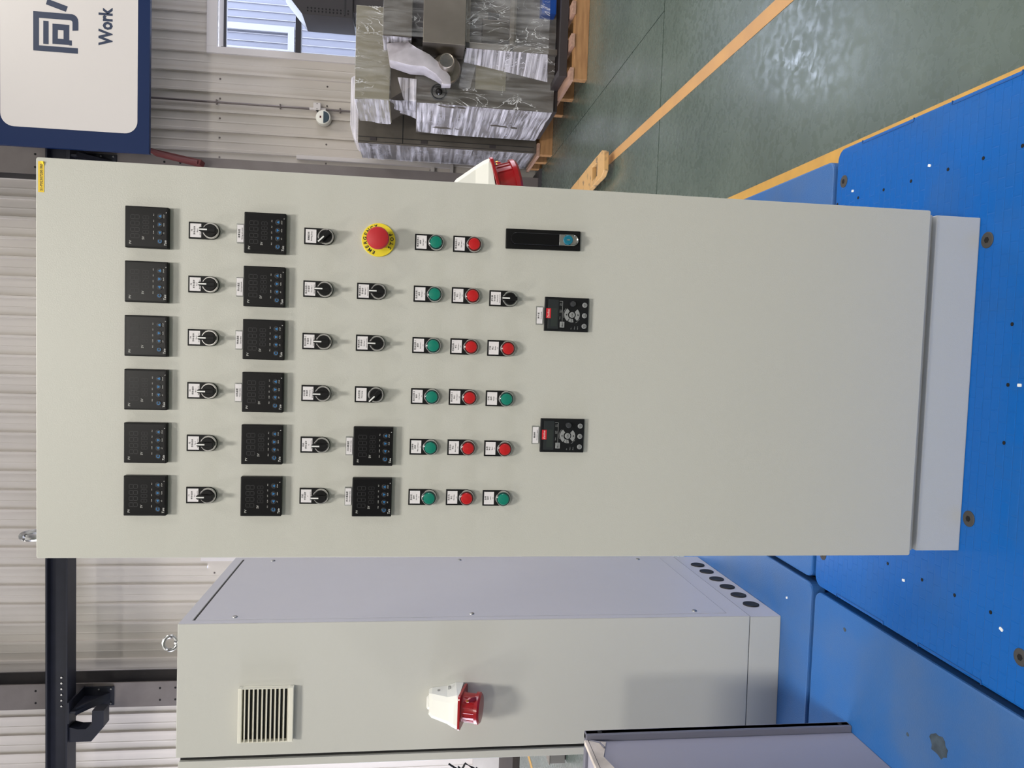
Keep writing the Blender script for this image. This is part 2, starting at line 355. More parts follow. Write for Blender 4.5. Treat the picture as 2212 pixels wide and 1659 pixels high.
for i, (x0, x1, z0, z1) in enumerate(WIN):
    we = empty('window_%d' % (i+1), ((x0+x1)/2, HY1, z0)); tag(we, kind='structure')
    hw = (x1-x0)/2; h = z1-z0
    t = 0.075
    for b_ in ((-hw, -hw+t, -t, h+t), (hw-t, hw, -t, h+t), (-hw+t, hw-t, h-t+0.03, h+t), (-hw+t, hw-t, -t, t)): MB().box(b_[0], b_[1], -0.035, 0.02, b_[2], b_[3]).build('window_trim', trim_m, we, bevel=0.004)
    mb = MB()
    for b_ in ((-hw+t, -hw+t+0.03, t, h-t), (hw-t-0.03, hw-t, t, h-t), (-hw+t, hw-t, h-t-0.055, h-t+0.03), (-hw+t, hw-t, t, t+0.05)): mb.box(b_[0], b_[1], 0.03, 0.10, b_[2], b_[3])
    mb.build('window_frame', frame_lt, we, bevel=0.003)
    MB().box(-hw+t, hw-t, 0.02, 0.10, 1.68, 1.75).build('transom', frame_dk, we, bevel=0.004)
    MB().box(-hw+t, hw-t, 0.02, 0.055, h-t-0.06, h-t-0.03).build('head_rail', frame_dk, we, bevel=0.002)
    for (a, b_) in ((t, 1.68), (1.75, h-t-0.05)):
        MB().box(-hw+t+0.02, hw-t-0.02, 0.06, 0.066, a, b_).build('pane', glass_m, we)

# neighbouring hall seen through the windows: each siding plank is a piece
nb = empty('neighbour_building', (5, 18.0, 0)); tag(nb, 'pale vertically ribbed building outside the hall windows', 'building')
MB().box(-13, 9, 0.02, 0.3, 0, 6.5).build('wall_core', facade_m, nb)
pan = MB().box(0.012, 0.168, -0.012, 0.019, 0, 6.5).mesh('siding_panel', facade_m); rib = MB().xy([(-0.014, 0.019), (-0.008, -0.04), (0.008, -0.04), (0.014, 0.019)], 0, 6.5).mesh('siding_rib', facade_w)
for i in range(100): obj('siding_panel', pan, nb, (-9+0.18*i, 0, 0)); obj('siding_rib', rib, nb, (-9+0.18*i, 0, 0))
fw_ = MB().box(2.2, 2.35, -0.12, -0.05, 4.5, 6.3).box(2.75, 2.9, -0.12, -0.05, 4.5, 6.3).box(2.35, 2.75, -0.12, -0.05, 4.5, 4.65).build('facade_window', facade_w, nb)
tag(MB().box(-30, 30, 8.25, 40, -0.3, -0.05).build('yard_ground', mat('yard', rgb(170, 170, 168), 0.8)), 'pale concrete yard outside the hall', 'ground', kind='structure')

# floor markings
tag(MB().box(1.852, 1.922, -6, 7.6, 0.0005, 0.002).build('floor_marking_line', mark_m), 'worn orange line painted on floor, running to the pallet jack', 'floor marking')
tag(MB().box(1.098, 1.180, -6, 7.6, 0.0005, 0.002).build('floor_marking_line', mark_y), 'yellow line painted on floor along the blue pallets', 'floor marking')
tag(MB().box(-4.37, -4.30, -4, 7.6, 0.0005, 0.002).build('floor_marking_line', mark_y), 'pale yellow floor line seen left of the sideways cabinet', 'floor marking')

# steel columns, crane beam
def column(cx, label, facing):
    e = empty('steel_column', (cx, 7.5, 0)); tag(e, label, 'column', 'steel columns of the hall')
    MB().box(-0.145, 0.145, 0.0, 0.02, 0, HZ).build('front_flange', col_m, e)
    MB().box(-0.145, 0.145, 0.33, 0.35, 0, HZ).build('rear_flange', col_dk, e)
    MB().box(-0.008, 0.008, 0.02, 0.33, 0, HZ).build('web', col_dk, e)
    MB().box(-0.24, 0.24, -0.08, 0.43, 0, 0.03).build('base_plate', col_dk, e)
    hm = MB().lathe((0, 0, 0), (0, -1, 0), [(0, 0.012), (0.002, 0.012)], 10).mesh('bolt_hole', hole_m)
    for z in (4.10, 4.27, 5.45, 5.62):
        for x in (-0.07, 0.07): obj('bolt_hole', hm, e, (x, -0.0005, z))
    return e
column(-3.754, 'steel column left of the main cabinet, carrying the dark crane beam', 1)
column(2.283, 'steel column behind the blue and white sign', -1)
e = empty('crane_beam', (0, 7.2, 5.11)); tag(e, 'dark horizontal crane runway beam high on the back wall', 'beam')
MB().box(-10.9, 2.45, -0.11, 0.11, 0.0, 0.02).build('lower_flange', beam_m, e, bevel=0.002)
MB().box(-10.9, 2.45, -0.09, 0.09, 0.215, 0.235).build('upper_flange', beam_m, e, bevel=0.002)
MB().box(-10.9, 2.45, -0.009, 0.009, 0.02, 0.215).build('web', beam_m, e)
bm_ = MB().lathe((0, 0, 0), (0, -1, 0), [(0, 0.011), (0.012, 0.011)], 6).mesh('bolt', steel)
for i in range(6): obj('bolt', bm_, e, (-3.72+0.065*i, -0.112, 0.10 if i else 0.10))
for o_ in [o_ for o_ in e.children if o_.name.startswith('bolt')]: o_.location.y = -0.009
def corbel(cx, label):
    e = empty('corbel_bracket', (cx, 7.5, 4.83)); tag(e, label, 'bracket', 'crane beam brackets')
    MB().yz([(0, 0.0), (-0.02, 0.0), (-0.40, 0.20), (-0.40, 0.278), (0, 0.278)], -0.01, 0.01).build('gusset', beam_m, e)
    MB().box(-0.12, 0.12, -0.42, 0, 0.258, 0.278).build('seat_plate', beam_m, e, bevel=0.002)
    MB().prism([(-0.04, -0.02, -0.02), (0.04, -0.02, -0.02), (0.04, -0.38, 0.20), (-0.04, -0.38, 0.20)], (0, 0.01, 0.02)).build('sloping_flange', beam_m, e)
    MB().box(-0.11, 0.11, -0.02, -0.001, -0.06, 0.278).build('end_plate', beam_m, e, bevel=0.002)
    for x in (-0.085, 0.085):
        for z in (-0.03, 0.10): obj('bolt', bm_, e, (x, -0.02, z))
corbel(-3.754, 'dark bracket holding the crane beam on the column at left')
corbel(2.283, 'dark bracket under the crane beam beside the sign')
hk = MB().xz([(-3.93, 5.105), (-3.955, 5.02), (-3.955, 4.93), (-3.90, 4.87), (-3.75, 4.867), (-3.75, 4.746), (-3.94, 4.745), (-4.10, 4.875), (-4.10, 5.105)], 7.12, 7.28).build('hook_bracket', beam_m, bevel=0.004)
tag(hk, 'dark hook-shaped steel piece hanging under the crane beam', 'bracket')

# sign
e = empty('hanging_sign', (2.325, 7.0, 4.27)); tag(e, 'large white sign with navy border and bold Chinese character', 'sign')
MB().box(0, 3.2, 0, 0.05, 0, 1.60).build('board', sign_bl, e, bevel=0.003)
MB().xz(rrect(0.195, 3.0, 0.118, 1.455, 0.13, 8), -0.004, 0.001).build('white_panel', sign_w, e)
p = Print(); u = 0.395/535.0; X0, Z0 = 0.975, 1.137; PY = -0.0055
def G(h, d): return (X0+h*u, Z0-d*u)
p.poly([G(0, 0), G(0, 585), G(75, 585), G(75, 75), G(450, 75), G(450, 0)], PY)
p.poly([G(450, 0), G(450, 480), G(447, 497), G(437, 508), G(420, 512), G(310, 512), G(318, 590), G(430, 590), G(470, 584), G(503, 567), G(525, 540), G(535, 505), G(535, 0)], PY)
p.poly([G(100, 130), G(415, 130), G(415, 200), G(100, 200)], PY)
for q in ([(110, 250), (385, 250), (385, 320), (110, 320)], [(110, 395), (385, 395), (385, 470), (110, 470)], [(110, 320), (185, 320), (185, 395), (110, 395)], [(305, 320), (385, 320), (385, 395), (305, 395)], [(105, 470), (175, 470), (175, 505), (105, 505)],
          [(640, 165), (716, 185), (635, 450), (560, 425)]):
    p.poly([G(*t) for t in q], PY)
p.build('character', sign_ink, e)
p = Print(); p.text('Work', 1.085, 0.374, 0.184, PY, width=0.392, bold=0.035); p.build('lettering', sign_ink, e)
e = empty('sign_arm', (2.40, 7.3, 4.30)); tag(e, 'dark red steel arm below the sign corner', 'bracket')
MB().prism([(0.06, 0, 0.10), (0.0, 0, 0.05), (-0.10, 0, -0.46), (-0.04, 0, -0.48)], (0, 0.16, 0)).build('arm_plate', rust_m, e, bevel=0.006)
MB().tube([(0.02, -0.02, 0.06), (-0.04, -0.03, -0.2), (-0.07, 0.0, -0.44)], 0.022, 8).build('rod', rust_m, e)

# conduit, junction box, wall lamp
e = empty('wall_conduit', (3.182, 7.965, 0)); tag(e, 'thin steel conduit running down the ribbed wall', 'conduit')
MB().tube([(0, 0, 2.71), (0, 0, 8.9)], 0.013, 8).build('pipe', conduit_m, e, smooth=True)
MB().tube([(0, 0, 0.6), (0, 0, 2.63)], 0.013, 8).build('pipe', conduit_m, e, smooth=True)
cl = MB().box(-0.028, 0.028, -0.018, 0.015, -0.008, 0.008).mesh('clip', conduit_m, 0.002)
for z in (1.6, 2.40, 3.10, 3.83, 4.6): obj('clip', cl, e, (0, 0, z))
for z in (2.73, 2.60): MB().lathe((0, 0, z-0.03), (0, 0, 1), [(0, 0.017), (0.06, 0.017)], 12).build('coupling', trim_m, e)
e = empty('junction_box', (3.204, 7.92, 2.668)); tag(e, 'small white square junction box on the wall conduit', 'junction box')
MB().box(-0.042, 0.042, 0, 0.06, -0.042, 0.042).build('housing', trim_m, e, bevel=0.004)
for x in (-0.03, 0.03): MB().lathe((x, 0, 0), (0, -1, 0), [(0, 0.006), (0.002, 0.006)], 8).build('screw', conduit_m, e)
e = empty('wall_lamp', (3.074, 7.90, 2.591)); tag(e, 'round white bulkhead lamp with half-moon grey window on wall', 'lamp')
MB().lathe((0, 0.08, 0), (0, -1, 0), [(0, 0.09), (0.06, 0.09), (0.085, 0.083), (0.09, 0.075)], 28).build('body', sock_w, e, smooth=True)
MB().xz(circ(0, -0.004, 0.068, 20, 180, 360), -0.018, -0.009).build('half_window', lamp_gl, e)
MB().box(-0.012, 0.012, -0.013, -0.009, 0.022, 0.04).build('mark', rust_m, e)
MB().tube([(0.06, 0.04, 0.06), (0.09, 0.04, 0.08), (0.11, 0.04, 0.085)], 0.012, 8).build('cable', cable_m, e)

# low skirting on the back wall, a framed panel near the column
tag(MB().box(HX0, HX1, 7.94, 7.985, 0, 0.55).build('baseboard_back', mat('skirting_white', rgb(196, 190, 182), 0.6, noise=0.15, nscale=3)), kind='structure')
tag(MB().box(2.02, 2.62, 7.93, 7.982, 1.02, 1.06).box(2.575, 2.62, 7.93, 7.982, 1.06, 2.9).box(2.02, 2.575, 7.93, 7.982, 1.25, 1.30).build('trim_1', trim_m, bevel=0.003), kind='structure')

# ------------------------------------------------------------------ blue plastic pallets
slot_me = None
def plastic_pallet(x0, x1, y0, y1, m, label):
    cx, cy = (x0+x1)/2, (y0+y1)/2; hx, hy = (x1-x0)/2, (y1-y0)/2
    e = empty('plastic_pallet', (cx, cy, 0)); tag(e, label, 'pallet', 'blue plastic pallets')
    MB().xy(rrect(-hx, hx, -hy, hy, 0.035, 6), 0.10, 0.15).build('deck', m, e, bevel=0.006)
    for fx in (-hx+0.12, 0, hx-0.12):
        for fy in (-hy+0.12, 0, hy-0.12): MB().box(fx-0.09, fx+0.09, fy-0.09, fy+0.09, 0, 0.101).build('foot', blue_dk, e, bevel=0.008)
    return e
bolt1 = MB().lathe((0, 0, 0), (0, 0, 1), [(-0.004, 0.019), (0.001, 0.019), (0.002, 0.017), (0.0025, 0.011)], 24).mesh('bolt_washer', bolt_m)
bolt2 = MB().lathe((0, 0, 0), (0, 0, 1), [(0.002, 0.0075), (0.003, 0.0075)], 6).mesh('hex_socket', hole_m)
def bolt(e, x, y):
    b = obj('bolt_washer', bolt1, e, (x-e.location.x, y-e.location.y, 0.15)); obj('hex_socket', bolt2, b)
hol = MB().lathe((0, 0, 0), (0, 0, 1), [(-0.001, 0.0045), (0.0008, 0.0045)], 10).mesh('drain_hole', hole_m)
chip = MB().xy(rrect(-0.0035, 0.0035, -0.0055, 0.0055, 0.002, 3), -0.0005, 0.0015).mesh('paper_chip', white_m)
P1 = plastic_pallet(-0.278, 1.10, -0.50, 0.655, blue_p, 'blue plastic pallet under the main control cabinet')
P2 = plastic_pallet(-0.268, 1.075, 0.674, 1.83, blue_p2, 'blue plastic pallet behind the main cabinet, next to yellow line')
P3 = plastic_pallet(-1.66, -0.284, 0.668, 1.83, blue_p2, 'blue plastic pallet carrying the sideways control cabinet')
P4 = plastic_pallet(-1.68, -0.296, -0.50, 0.648, blue_p2, 'blue plastic pallet in the left foreground, under the lilac-grey box')
for x, y in ((0.739, -0.007), (0.089, -0.007), (0.997, 0.613), (-0.169, -0.185), (-0.17, 0.613), (0.997, -0.185), (0.414, -0.35)): bolt(P1, x, y)
for y in (0.643, 0.530, 0.405, 0.285, 0.142, 0.023, -0.093, -0.21):
    for x in (0.932, -0.104): obj('drain_hole', hol, P1, (x-P1.location.x, y-P1.location.y, 0.15))
for x in (0.544, 0.281, 0.41): obj('drain_hole', hol, P1, (x-P1.location.x, -0.098-P1.location.y, 0.15))
for x, y in ((0.958, 0.561), (0.957, 0.213), (-0.128, 0.214), (-0.130, -0.127), (0.411, -0.131)): obj('paper_chip', chip, P1, (x-P1.location.x, y-P1.location.y, 0.15), (0, 0, random.uniform(-.5, .5)))
obj('paper_chip', chip, P3, (-0.384-P3.location.x, 0.827-P3.location.y, 0.15), (0, 0, 0.4))
for xe, xi in ((1.0995, 1.090), (-0.2775, -0.268)):
    for (ya, yb) in ((0.289, 0.524), (-0.079, 0.142), (-0.42, -0.21)):
        a, b_ = sorted((xe, xi)); a -= P1.location.x; b_ -= P1.location.x; xi_ = xi-P1.location.x; ya_, yb_ = ya-P1.location.y, yb-P1.location.y
        mb = MB().box(xi_-0.0012, xi_+0.0012, ya_, yb_, 0.149, 0.1512)
        for yy in (ya_, yb_): mb.box(a, b_, yy-0.0015, yy+0.0015, 0.149, 0.1512)
        mb.build('moulded_slot', blue_dk, P1)
def blob(e, x, y, rx, ry, seed, m=stain_m, name='dirt_patch'):
    r_ = random.Random(seed); pts = []
    for i in range(18):
        a = 2*PI*i/18; k_ = r_.uniform(0.75, 1.1); pts.append((x-e.location.x+rx*k_*math.cos(a), y-e.location.y+ry*k_*math.sin(a)))
    MB().xy(pts, 0.1498, 0.1504).build(name, m, e)
blob(P4, -0.487, 0.045, 0.028, 0.035, 3); blob(P4, -0.36, 0.47, 0.006, 0.008, 5); blob(P4, -0.52, 0.16, 0.005, 0.006, 6)
blob(P1, -0.03, 0.255, 0.010, 0.014, 8, mat('dirt_brown', rgb(86, 64, 46), 0.6)); blob(P1, -0.02, 0.21, 0.008, 0.011, 9, MATS['dirt_brown'])

# ------------------------------------------------------------------ cabinet devices
def T(me, parent, name, loc=None): return obj(name, me, parent, loc)
# temperature controller
S = 0.041
m_house = MB().box(-S, S, -0.014, 0, -S, S).mesh('temperature_controller', black_pl, 0.0018)
m_face = MB().xz(rrect(-S+0.0035, S-0.0035, -S+0.0035, S-0.0035, 0.0015, 2), -0.0146, -0.0135).mesh('face', black_gl)
FY = -0.0149
def fr(a, b): return (-S+a*2*S, S-b*2*S)      # fraction from left, from top
def seven(p, x, z, wd, ht, t):
    h = ht/2; g = t*0.25
    def hs(zc): p.poly([(x+g, zc), (x+g+t/2, zc+t/2), (x+wd-g-t/2, zc+t/2), (x+wd-g, zc), (x+wd-g-t/2, zc-t/2), (x+g+t/2, zc-t/2)], FY)
    def vs(xc, za, zb): p.poly([(xc, za+g), (xc+t/2, za+g+t/2), (xc+t/2, zb-g-t/2), (xc, zb-g), (xc-t/2, zb-g-t/2), (xc-t/2, za+g+t/2)], FY)
    hs(z); hs(z+h); hs(z+ht); vs(x, z, z+h); vs(x, z+h, z+ht); vs(x+wd, z, z+h); vs(x+wd, z+h, z+ht)
p = Print()
for i in range(4):
    a = fr(0.235+0.152*i, 0.335); seven(p, a[0], a[1], 0.0078, 0.0162, 0.0013)
    a = fr(0.345+0.118*i, 0.555); seven(p, a[0], a[1], 0.0062, 0.0112, 0.001)
m_seg = p.mesh('segment_digits', seg_m)
p = Print()
a = fr(0.085, 0.155); p.text('PV', a[0], a[1], 0.0062, FY)
a = fr(0.20, 0.45); p.text('SV', a[0], a[1], 0.0062, FY)
for i, t in enumerate(('PRO', 'COM', 'OP1', 'AL1', 'AL2')):
    a = fr(0.247+0.139*i, 0.675); p.text(t, a[0], a[1], 0.0026, FY, 'CENTER')
for t, x in (('AT', 0.38), ('RUN', 0.58), ('STOP', 0.78)):
    a = fr(x, 0.915); p.text(t, a[0], a[1], 0.0031, FY, 'CENTER')
m_let = p.mesh('lettering', mat('meter_print', rgb(186, 186, 182), 0.5))
p = Print(); a = fr(0.065, 0.965); vs, fs = text_geo('Taie', 0.0066)
p.add([(a[0]+x+z*0.2, FY, a[1]+z) for x, z in vs], fs); a = fr(0.86, 0.97); p.text('K', a[0], a[1], 0.003, FY)
m_logo = p.mesh('maker_mark', white_m)
m_key = MB().lathe((0, FY+0.0005, 0), (0, -1, 0), [(0, 0.0056), (0.0008, 0.0056), (0.0013, 0.0048)], 16).mesh('key', key_m)
KY = FY-0.0010
kx = [fr(x, 0.815) for x in (0.177, 0.38, 0.58, 0.78)]
p = Print()
c = kx[0]
for i in range(14):
    a0, a1 = math.radians(20+i*22), math.radians(20+(i+1)*22)
    if i > 13: break
    p.poly([(c[0]+.0022*math.cos(a0), c[1]+.0022*math.sin(a0)), (c[0]+.0035*math.cos(a0), c[1]+.0035*math.sin(a0)), (c[0]+.0035*math.cos(a1), c[1]+.0035*math.sin(a1)), (c[0]+.0022*math.cos(a1), c[1]+.0022*math.sin(a1))], KY)
c = kx[1]; p.poly([(c[0]-.003, c[1]), (c[0]+.0024, c[1]-.0029), (c[0]+.0024, c[1]+.0029)], KY)
c = kx[2]; p.poly([(c[0], c[1]-.003), (c[0]+.003, c[1]+.0024), (c[0]-.003, c[1]+.0024)], KY)
c = kx[3]; p.poly([(c[0], c[1]+.003), (c[0]-.003, c[1]-.0024), (c[0]+.003, c[1]-.0024)], KY)
m_sym = p.mesh('key_symbols', blue_sym)
def meter(parent, x, z, label):
    h = obj('temperature_controller', m_house, parent, (x, 0, z)); h['label'] = label
    for nm, me in (('face', m_face), ('segment_digits', m_seg), ('lettering', m_let), ('maker_mark', m_logo), ('key_symbols', m_sym)): obj(nm, me, h)
    for c in kx: obj('key', m_key, h, (c[0], 0, c[1]))
# legend plate with rounded foot, card, knob, cap
PW = 0.017
def plate_poly(): return [(PW, 0.044), (-PW, 0.044)]+[(PW*math.cos(math.radians(180+180*i/16)), PW*math.sin(math.radians(180+180*i/16))) for i in range(17)]
m_plate = MB().xz(plate_poly(), -0.0035, 0).mesh('legend_plate', black_pl, 0.0008)
m_card = MB().box(-0.0137, 0.0137, -0.0040, -0.0034, 0.0195, 0.0408).mesh('label_card', card_m)
m_bezel = MB().lathe((0, 0, 0), (0, -1, 0), [(0.003, 0.0162), (0.009, 0.0162), (0.011, 0.0150), (0.011, 0.0135), (0.008, 0.0135)], 32).mesh('bezel_ring', chrome, 0, True)
m_knob = MB().lathe((0, 0, 0), (0, -1, 0), [(0.008, 0.0132), (0.014, 0.0130), (0.016, 0.0118)], 32).mesh('knob', black_pl, 0, True)
m_lever = MB().xz([(-0.0042, -0.0135), (0.0042, -0.0135), (0.0042, 0.0150), (0.003, 0.0185), (-0.003, 0.0185), (-0.0042, 0.0150)], -0.027, -0.010).mesh('lever', black_pl, 0.0012)
m_point = MB().box(-0.0014, 0.0014, -0.0276, -0.0262, 0.0025, 0.0182).mesh('pointer_mark', white_m)
def cap_mesh(nm, m): return MB().lathe((0, 0, 0), (0, -1, 0), [(0.008, 0.0122), (0.0165, 0.0120), (0.0180, 0.0108), (0.0186, 0.006), (0.0188, 0.001)], 32).mesh(nm, m, 0, True)
def col_mesh(nm, m): return MB().lathe((0, 0, 0), (0, -1, 0), [(0.006, 0.0146), (0.0125, 0.0144), (0.0135, 0.0128), (0.0135, 0.0118)], 32).mesh(nm, m, 0, True)
m_bez2 = MB().lathe((0, 0, 0), (0, -1, 0), [(0.003, 0.0165), (0.010, 0.0165), (0.0125, 0.0155), (0.0125, 0.0142), (0.009, 0.0142)], 32).mesh('bezel_ring', chrome, 0, True)
m_capg, m_capr = cap_mesh('button_cap', green_b), cap_mesh('button_cap', red_b)
m_colg, m_colr = col_mesh('collar', green_d), col_mesh('collar', red_d)
def card_print(lines, szs):
    p = Print(); z = 0.0362 if len(lines) > 2 else 0.0330
    for t, s_ in zip(lines, szs):
        p.text(t, 0, z, s_, -0.0042, 'CENTER'); z -= 0.0052
    return p.mesh('lettering', ink)
def add_plate(parent, x, ztop, name, label, lines):
    h = obj(name, m_plate, parent, (x, 0, ztop-0.044)); h['label'] = label
    obj('label_card', m_card, h); obj('lettering', card_print(lines, [0.0044, 0.0040, 0.0032, 0.0026][:len(lines)]), h)
    return h
def selector(parent, x, ztop, label, lines, ang=0.0):
    h = add_plate(parent, x, ztop, 'selector_switch', label, lines)
    obj('bezel_ring', m_bezel, h); obj('knob', m_knob, h)
    obj('lever', m_lever, h, None, (0, -ang, 0)); obj('pointer_mark', m_point, h, None, (0, -ang, 0))
def button(parent, x, ztop, label, lines, green):
    h = add_plate(parent, x, ztop, 'push_button', label, lines)
    obj('bezel_ring', m_bez2, h); obj('collar', m_colg if green else m_colr, h); obj('button_cap', m_capg if green else m_capr, h)
# clear label holder
m_holder = MB().box(-0.020, 0.020, -0.006, 0, -0.0078, 0.0078).mesh('clear_label_holder', clearpl, 0.0006)
m_hcard = MB().box(-0.0175, 0.0175, -0.0064, -0.0061, -0.0062, 0.0062).mesh('label_card', card_m)
def tagholder(parent, x, z, lines, label):
    h = obj('clear_label_holder', m_holder, parent, (x, 0, z)); h['label'] = label; obj('label_card', m_hcard, h)
    p = Print(); p.text(lines[0], 0, 0.0008, 0.0044, -0.0066, 'CENTER'); p.text(lines[1], 0, -0.0042, 0.0034, -0.0066, 'CENTER'); obj('lettering', p.mesh('lettering', ink), h)

# ------------------------------------------------------------------ CEE wall inlet (local: x width, -y outward, z up)
def make_socket(parent, loc, rz, label):
    h = empty('wall_socket', loc, rz, parent); h['label'] = label
    # white housing: back narrow, front slopes outward to the red flange
    rings = []
    for z, hw, d in ((0.086, 0.034, 0.048), (0.076, 0.040, 0.062), (0.028, 0.044, 0.098), (0.012, 0.050, 0.108), (-0.002, 0.055, 0.114)):
        rings.append([(-hw, 0, z), (hw, 0, z), (hw, -d+0.014, z+0.002), (hw-0.014, -d, z-0.002*d/0.1), (-hw+0.014, -d, z-0.002*d/0.1), (-hw, -d+0.014, z+0.002)])
    rings.append([(-0.054, 0, -0.028), (0.054, 0, -0.028), (0.054, -0.098, -0.008), (0.040, -0.112, -0.004), (-0.040, -0.112, -0.004), (-0.054, -0.098, -0.008)])
    MB().rings(rings).build('housing', sock_w, h, bevel=0.003)
    MB().lathe((0, -0.022, 0.080), (0, 0, 1), [(0, 0.022), (0.010, 0.022), (0.014, 0.016)], 16).build('cable_plug', sock_w, h, smooth=True)
    ax = Vector((0, -0.30, -1.0)).normalized(); c0 = Vector((0, -0.058, -0.018))
    sc_ = MB().lathe((0.045, -0.03, 0.02), (1, 0, 0), [(0, 0.005), (0.0105, 0.005)], 10)
    sc_.build('screw', steel, h); MB().lathe((0.033, -0.03, 0.055), (1, 0, 0), [(0, 0.005), (0.011, 0.005)], 10).build('screw', steel, h)
    fl_ = MB(); q = []
    t = Vector((1, 0, 0)); b_ = ax.cross(t).normalized()
    for a, s_ in rrect(-0.056, 0.056, -0.058, 0.058, 0.012, 3): q.append(c0+t*a+b_*s_)
    fl_.prism(q, ax*0.008).build('red_flange', sock_r, h, bevel=0.0015)
    MB().lathe(c0+ax*0.008, ax, [(0, 0.047), (0.006, 0.044), (0.050, 0.044)], 28).build('red_barrel', sock_r, h, smooth=True)
    for i in range(7):
        a = PI*(0.15+0.7*i/6); d_ = t*math.cos(a)*-1+b_*math.sin(a)
        d_ = t*math.cos(a)+b_*(-math.sin(a)) if (b_.y > 0) else d_
        MB().tube([c0+ax*0.014+d_*0.044, c0+ax*0.050+d_*0.044], 0.0022, 6).build('grip_rib', sock_r, h)
    lid = MB().lathe(c0+ax*0.050, ax, [(0, 0.050), (0.010, 0.050), (0.016, 0.044), (0.018, 0.02)], 28).build('lid', sock_r, h, smooth=True)
    fr_ = -b_ if b_.y > 0 else b_
    c1 = c0+ax*0.046
    MB().prism([c1+t*0.034+fr_*0.030, c1+t*0.050+fr_*0.030, c1+t*0.056+fr_*0.050-ax*0.010, c1+t*0.050+fr_*0.064-ax*0.022, c1+t*0.042+fr_*0.060-ax*0.018], ax*0.010).build('hinge_tab', sock_r, h, bevel=0.002)
    MB().lathe(c1+t*0.048+fr_*0.055-ax*0.014, fr_, [(0, 0.004), (0.008, 0.004)], 10).build('rivet', mat('brass', rgb(200, 160, 70), 0.3, 1.0), h)
    return h

def eyebolt(parent, loc, rz, R=0.032, r=0.0085):
    h = MB().tube([(R*math.cos(2*PI*i/28), 0, R+0.012+R*math.sin(2*PI*i/28)) for i in range(28)], r, 10, closed=True).build('eye_bolt', steel, parent, smooth=True, loc=loc, rot=(0, 0, rz))
    MB().lathe((0, 0, 0), (0, 0, 1), [(0, R*0.62), (0.008, R*0.62), (0.012, R*0.45), (0.02, R*0.4)], 20).build('bolt_foot', steel, h, smooth=True)
    return h

# ------------------------------------------------------------------ main control cabinet
cab = empty('control_cabinet', (0, 0, 0.15)); tag(cab, 'tall light grey control cabinet with door full of meters, switches and buttons', 'control cabinet')
zb = 0.15
MB().xz(rrect(0, 0.80, 0.140, 2.05, 0.004, 2), 0.0, 0.024).build('door', paint, cab, bevel=0.002)
MB().box(0.004, 0.796, 0.030, 0.45, 0.114, 2.045).build('body', paint_cool, cab, bevel=0.002)
MB().box(0.012, 0.788, 0.023, 0.031, 0.15, 2.04).build('door_gasket', gasket, cab)
MB().box(0.006, 0.794, 0.018, 0.45, 0.0, 0.112).build('plinth', paint_cool, cab, bevel=0.003)
eyebolt(cab, (0.032, 0.06, 2.045), PI/2, 0.022, 0.008)
dev = lambda z: z-zb
COLS = [0.672, 0.564, 0.456, 0.348, 0.240, 0.132]
ORD = ['rightmost', 'second from right', 'third from right', 'third from left', 'second from left', 'leftmost']
class Shift:                                        # devices are measured in world z; the cabinet's base is at 0.15
    pass
for i, x in enumerate(COLS):
    meter(cab, x, dev(1.988), 'black square meter, %s in the top row' % ORD[i])
    selector(cab, x, dev(1.911), 'black selector switch, %s under the top meters' % ORD[i], ['F%d' % (6-i), '手动/自动', 'Fan %d' % (6-i), 'MANUAL/AUTO'])
    meter(cab, x, dev(1.760), 'black square meter, %s in the second row' % ORD[i])
r4 = [['蒸煮照明', 'Boiling lamp'], ['热水加热 1', '手/自动', 'Hot heat 1', 'MANUAL/AUTO'], ['热水加热 2', '手/自动', 'Hot heat 2', 'MANUAL/AUTO'], ['冷水泵', '手/自动', 'Cold pump', 'MANUAL/AUTO'], ['风机', '手动/自动', 'F2', 'MANUAL/AUTO'], ['风机', '手动/自动', 'F1', 'MANUAL/AUTO']]
for i, x in enumerate(COLS):
    selector(cab, x, dev(1.684), 'black selector switch, %s under the second meter row' % ORD[i], r4[i], PI/4 if i == 0 else 0.0)
r5 = {1: ['喷淋加热 2', '手/自动', 'Boil heat 2', 'MANUAL/AUTO'], 2: ['喷淋加热 1', '手/自动', 'Boil heat 1', 'MANUAL/AUTO'], 3: ['热水照明', 'Hot lamp']}
for i in (1, 2, 3): selector(cab, COLS[i], dev(1.575), 'black selector switch, %s left of the emergency stop' % ['', 'first', 'second', 'third'][i], r5[i], PI/4 if i == 3 else 0.0)
for i in (4, 5): meter(cab, COLS[i], dev(1.534), 'black square meter, %s in the third row' % ORD[i])
for i, (l, e_) in {0: ('蒸煮温度', 'Boiling tank temp'), 1: ('热水温度', 'Hot liquid tank'), 2: ('喷淋温度', 'Spray temp'), 3: ('加热温度', 'Heater temp')}.items():
    tagholder(cab, COLS[i]-0.002, dev(1.8095), (l, e_), 'clear label holder above the meter, %s' % ORD[i])
tagholder(cab, COLS[4]-0.001, dev(1.5835), ('冷水槽温度', 'Cold water temp'), 'clear label holder above third-row meter, right one')
tagholder(cab, COLS[5], dev(1.5835), ('热水槽温度', 'Hot water temp'), 'clear label holder above third-row meter, left one')
g6 = [['喷淋加热 2', '启动', 'Boil heat 2', 'ON'], ['热水加热 1', '启动', 'Hot heat 1', 'ON'], ['喷淋加热 1', '启动', 'Boil heat 1', 'ON'], ['热水加热 2', '启动', 'Hot heat 2', 'ON'], ['主传动', '启动', 'Main conveyor', 'ON'], ['热水机', '启动', 'Hot drive', 'ON']]
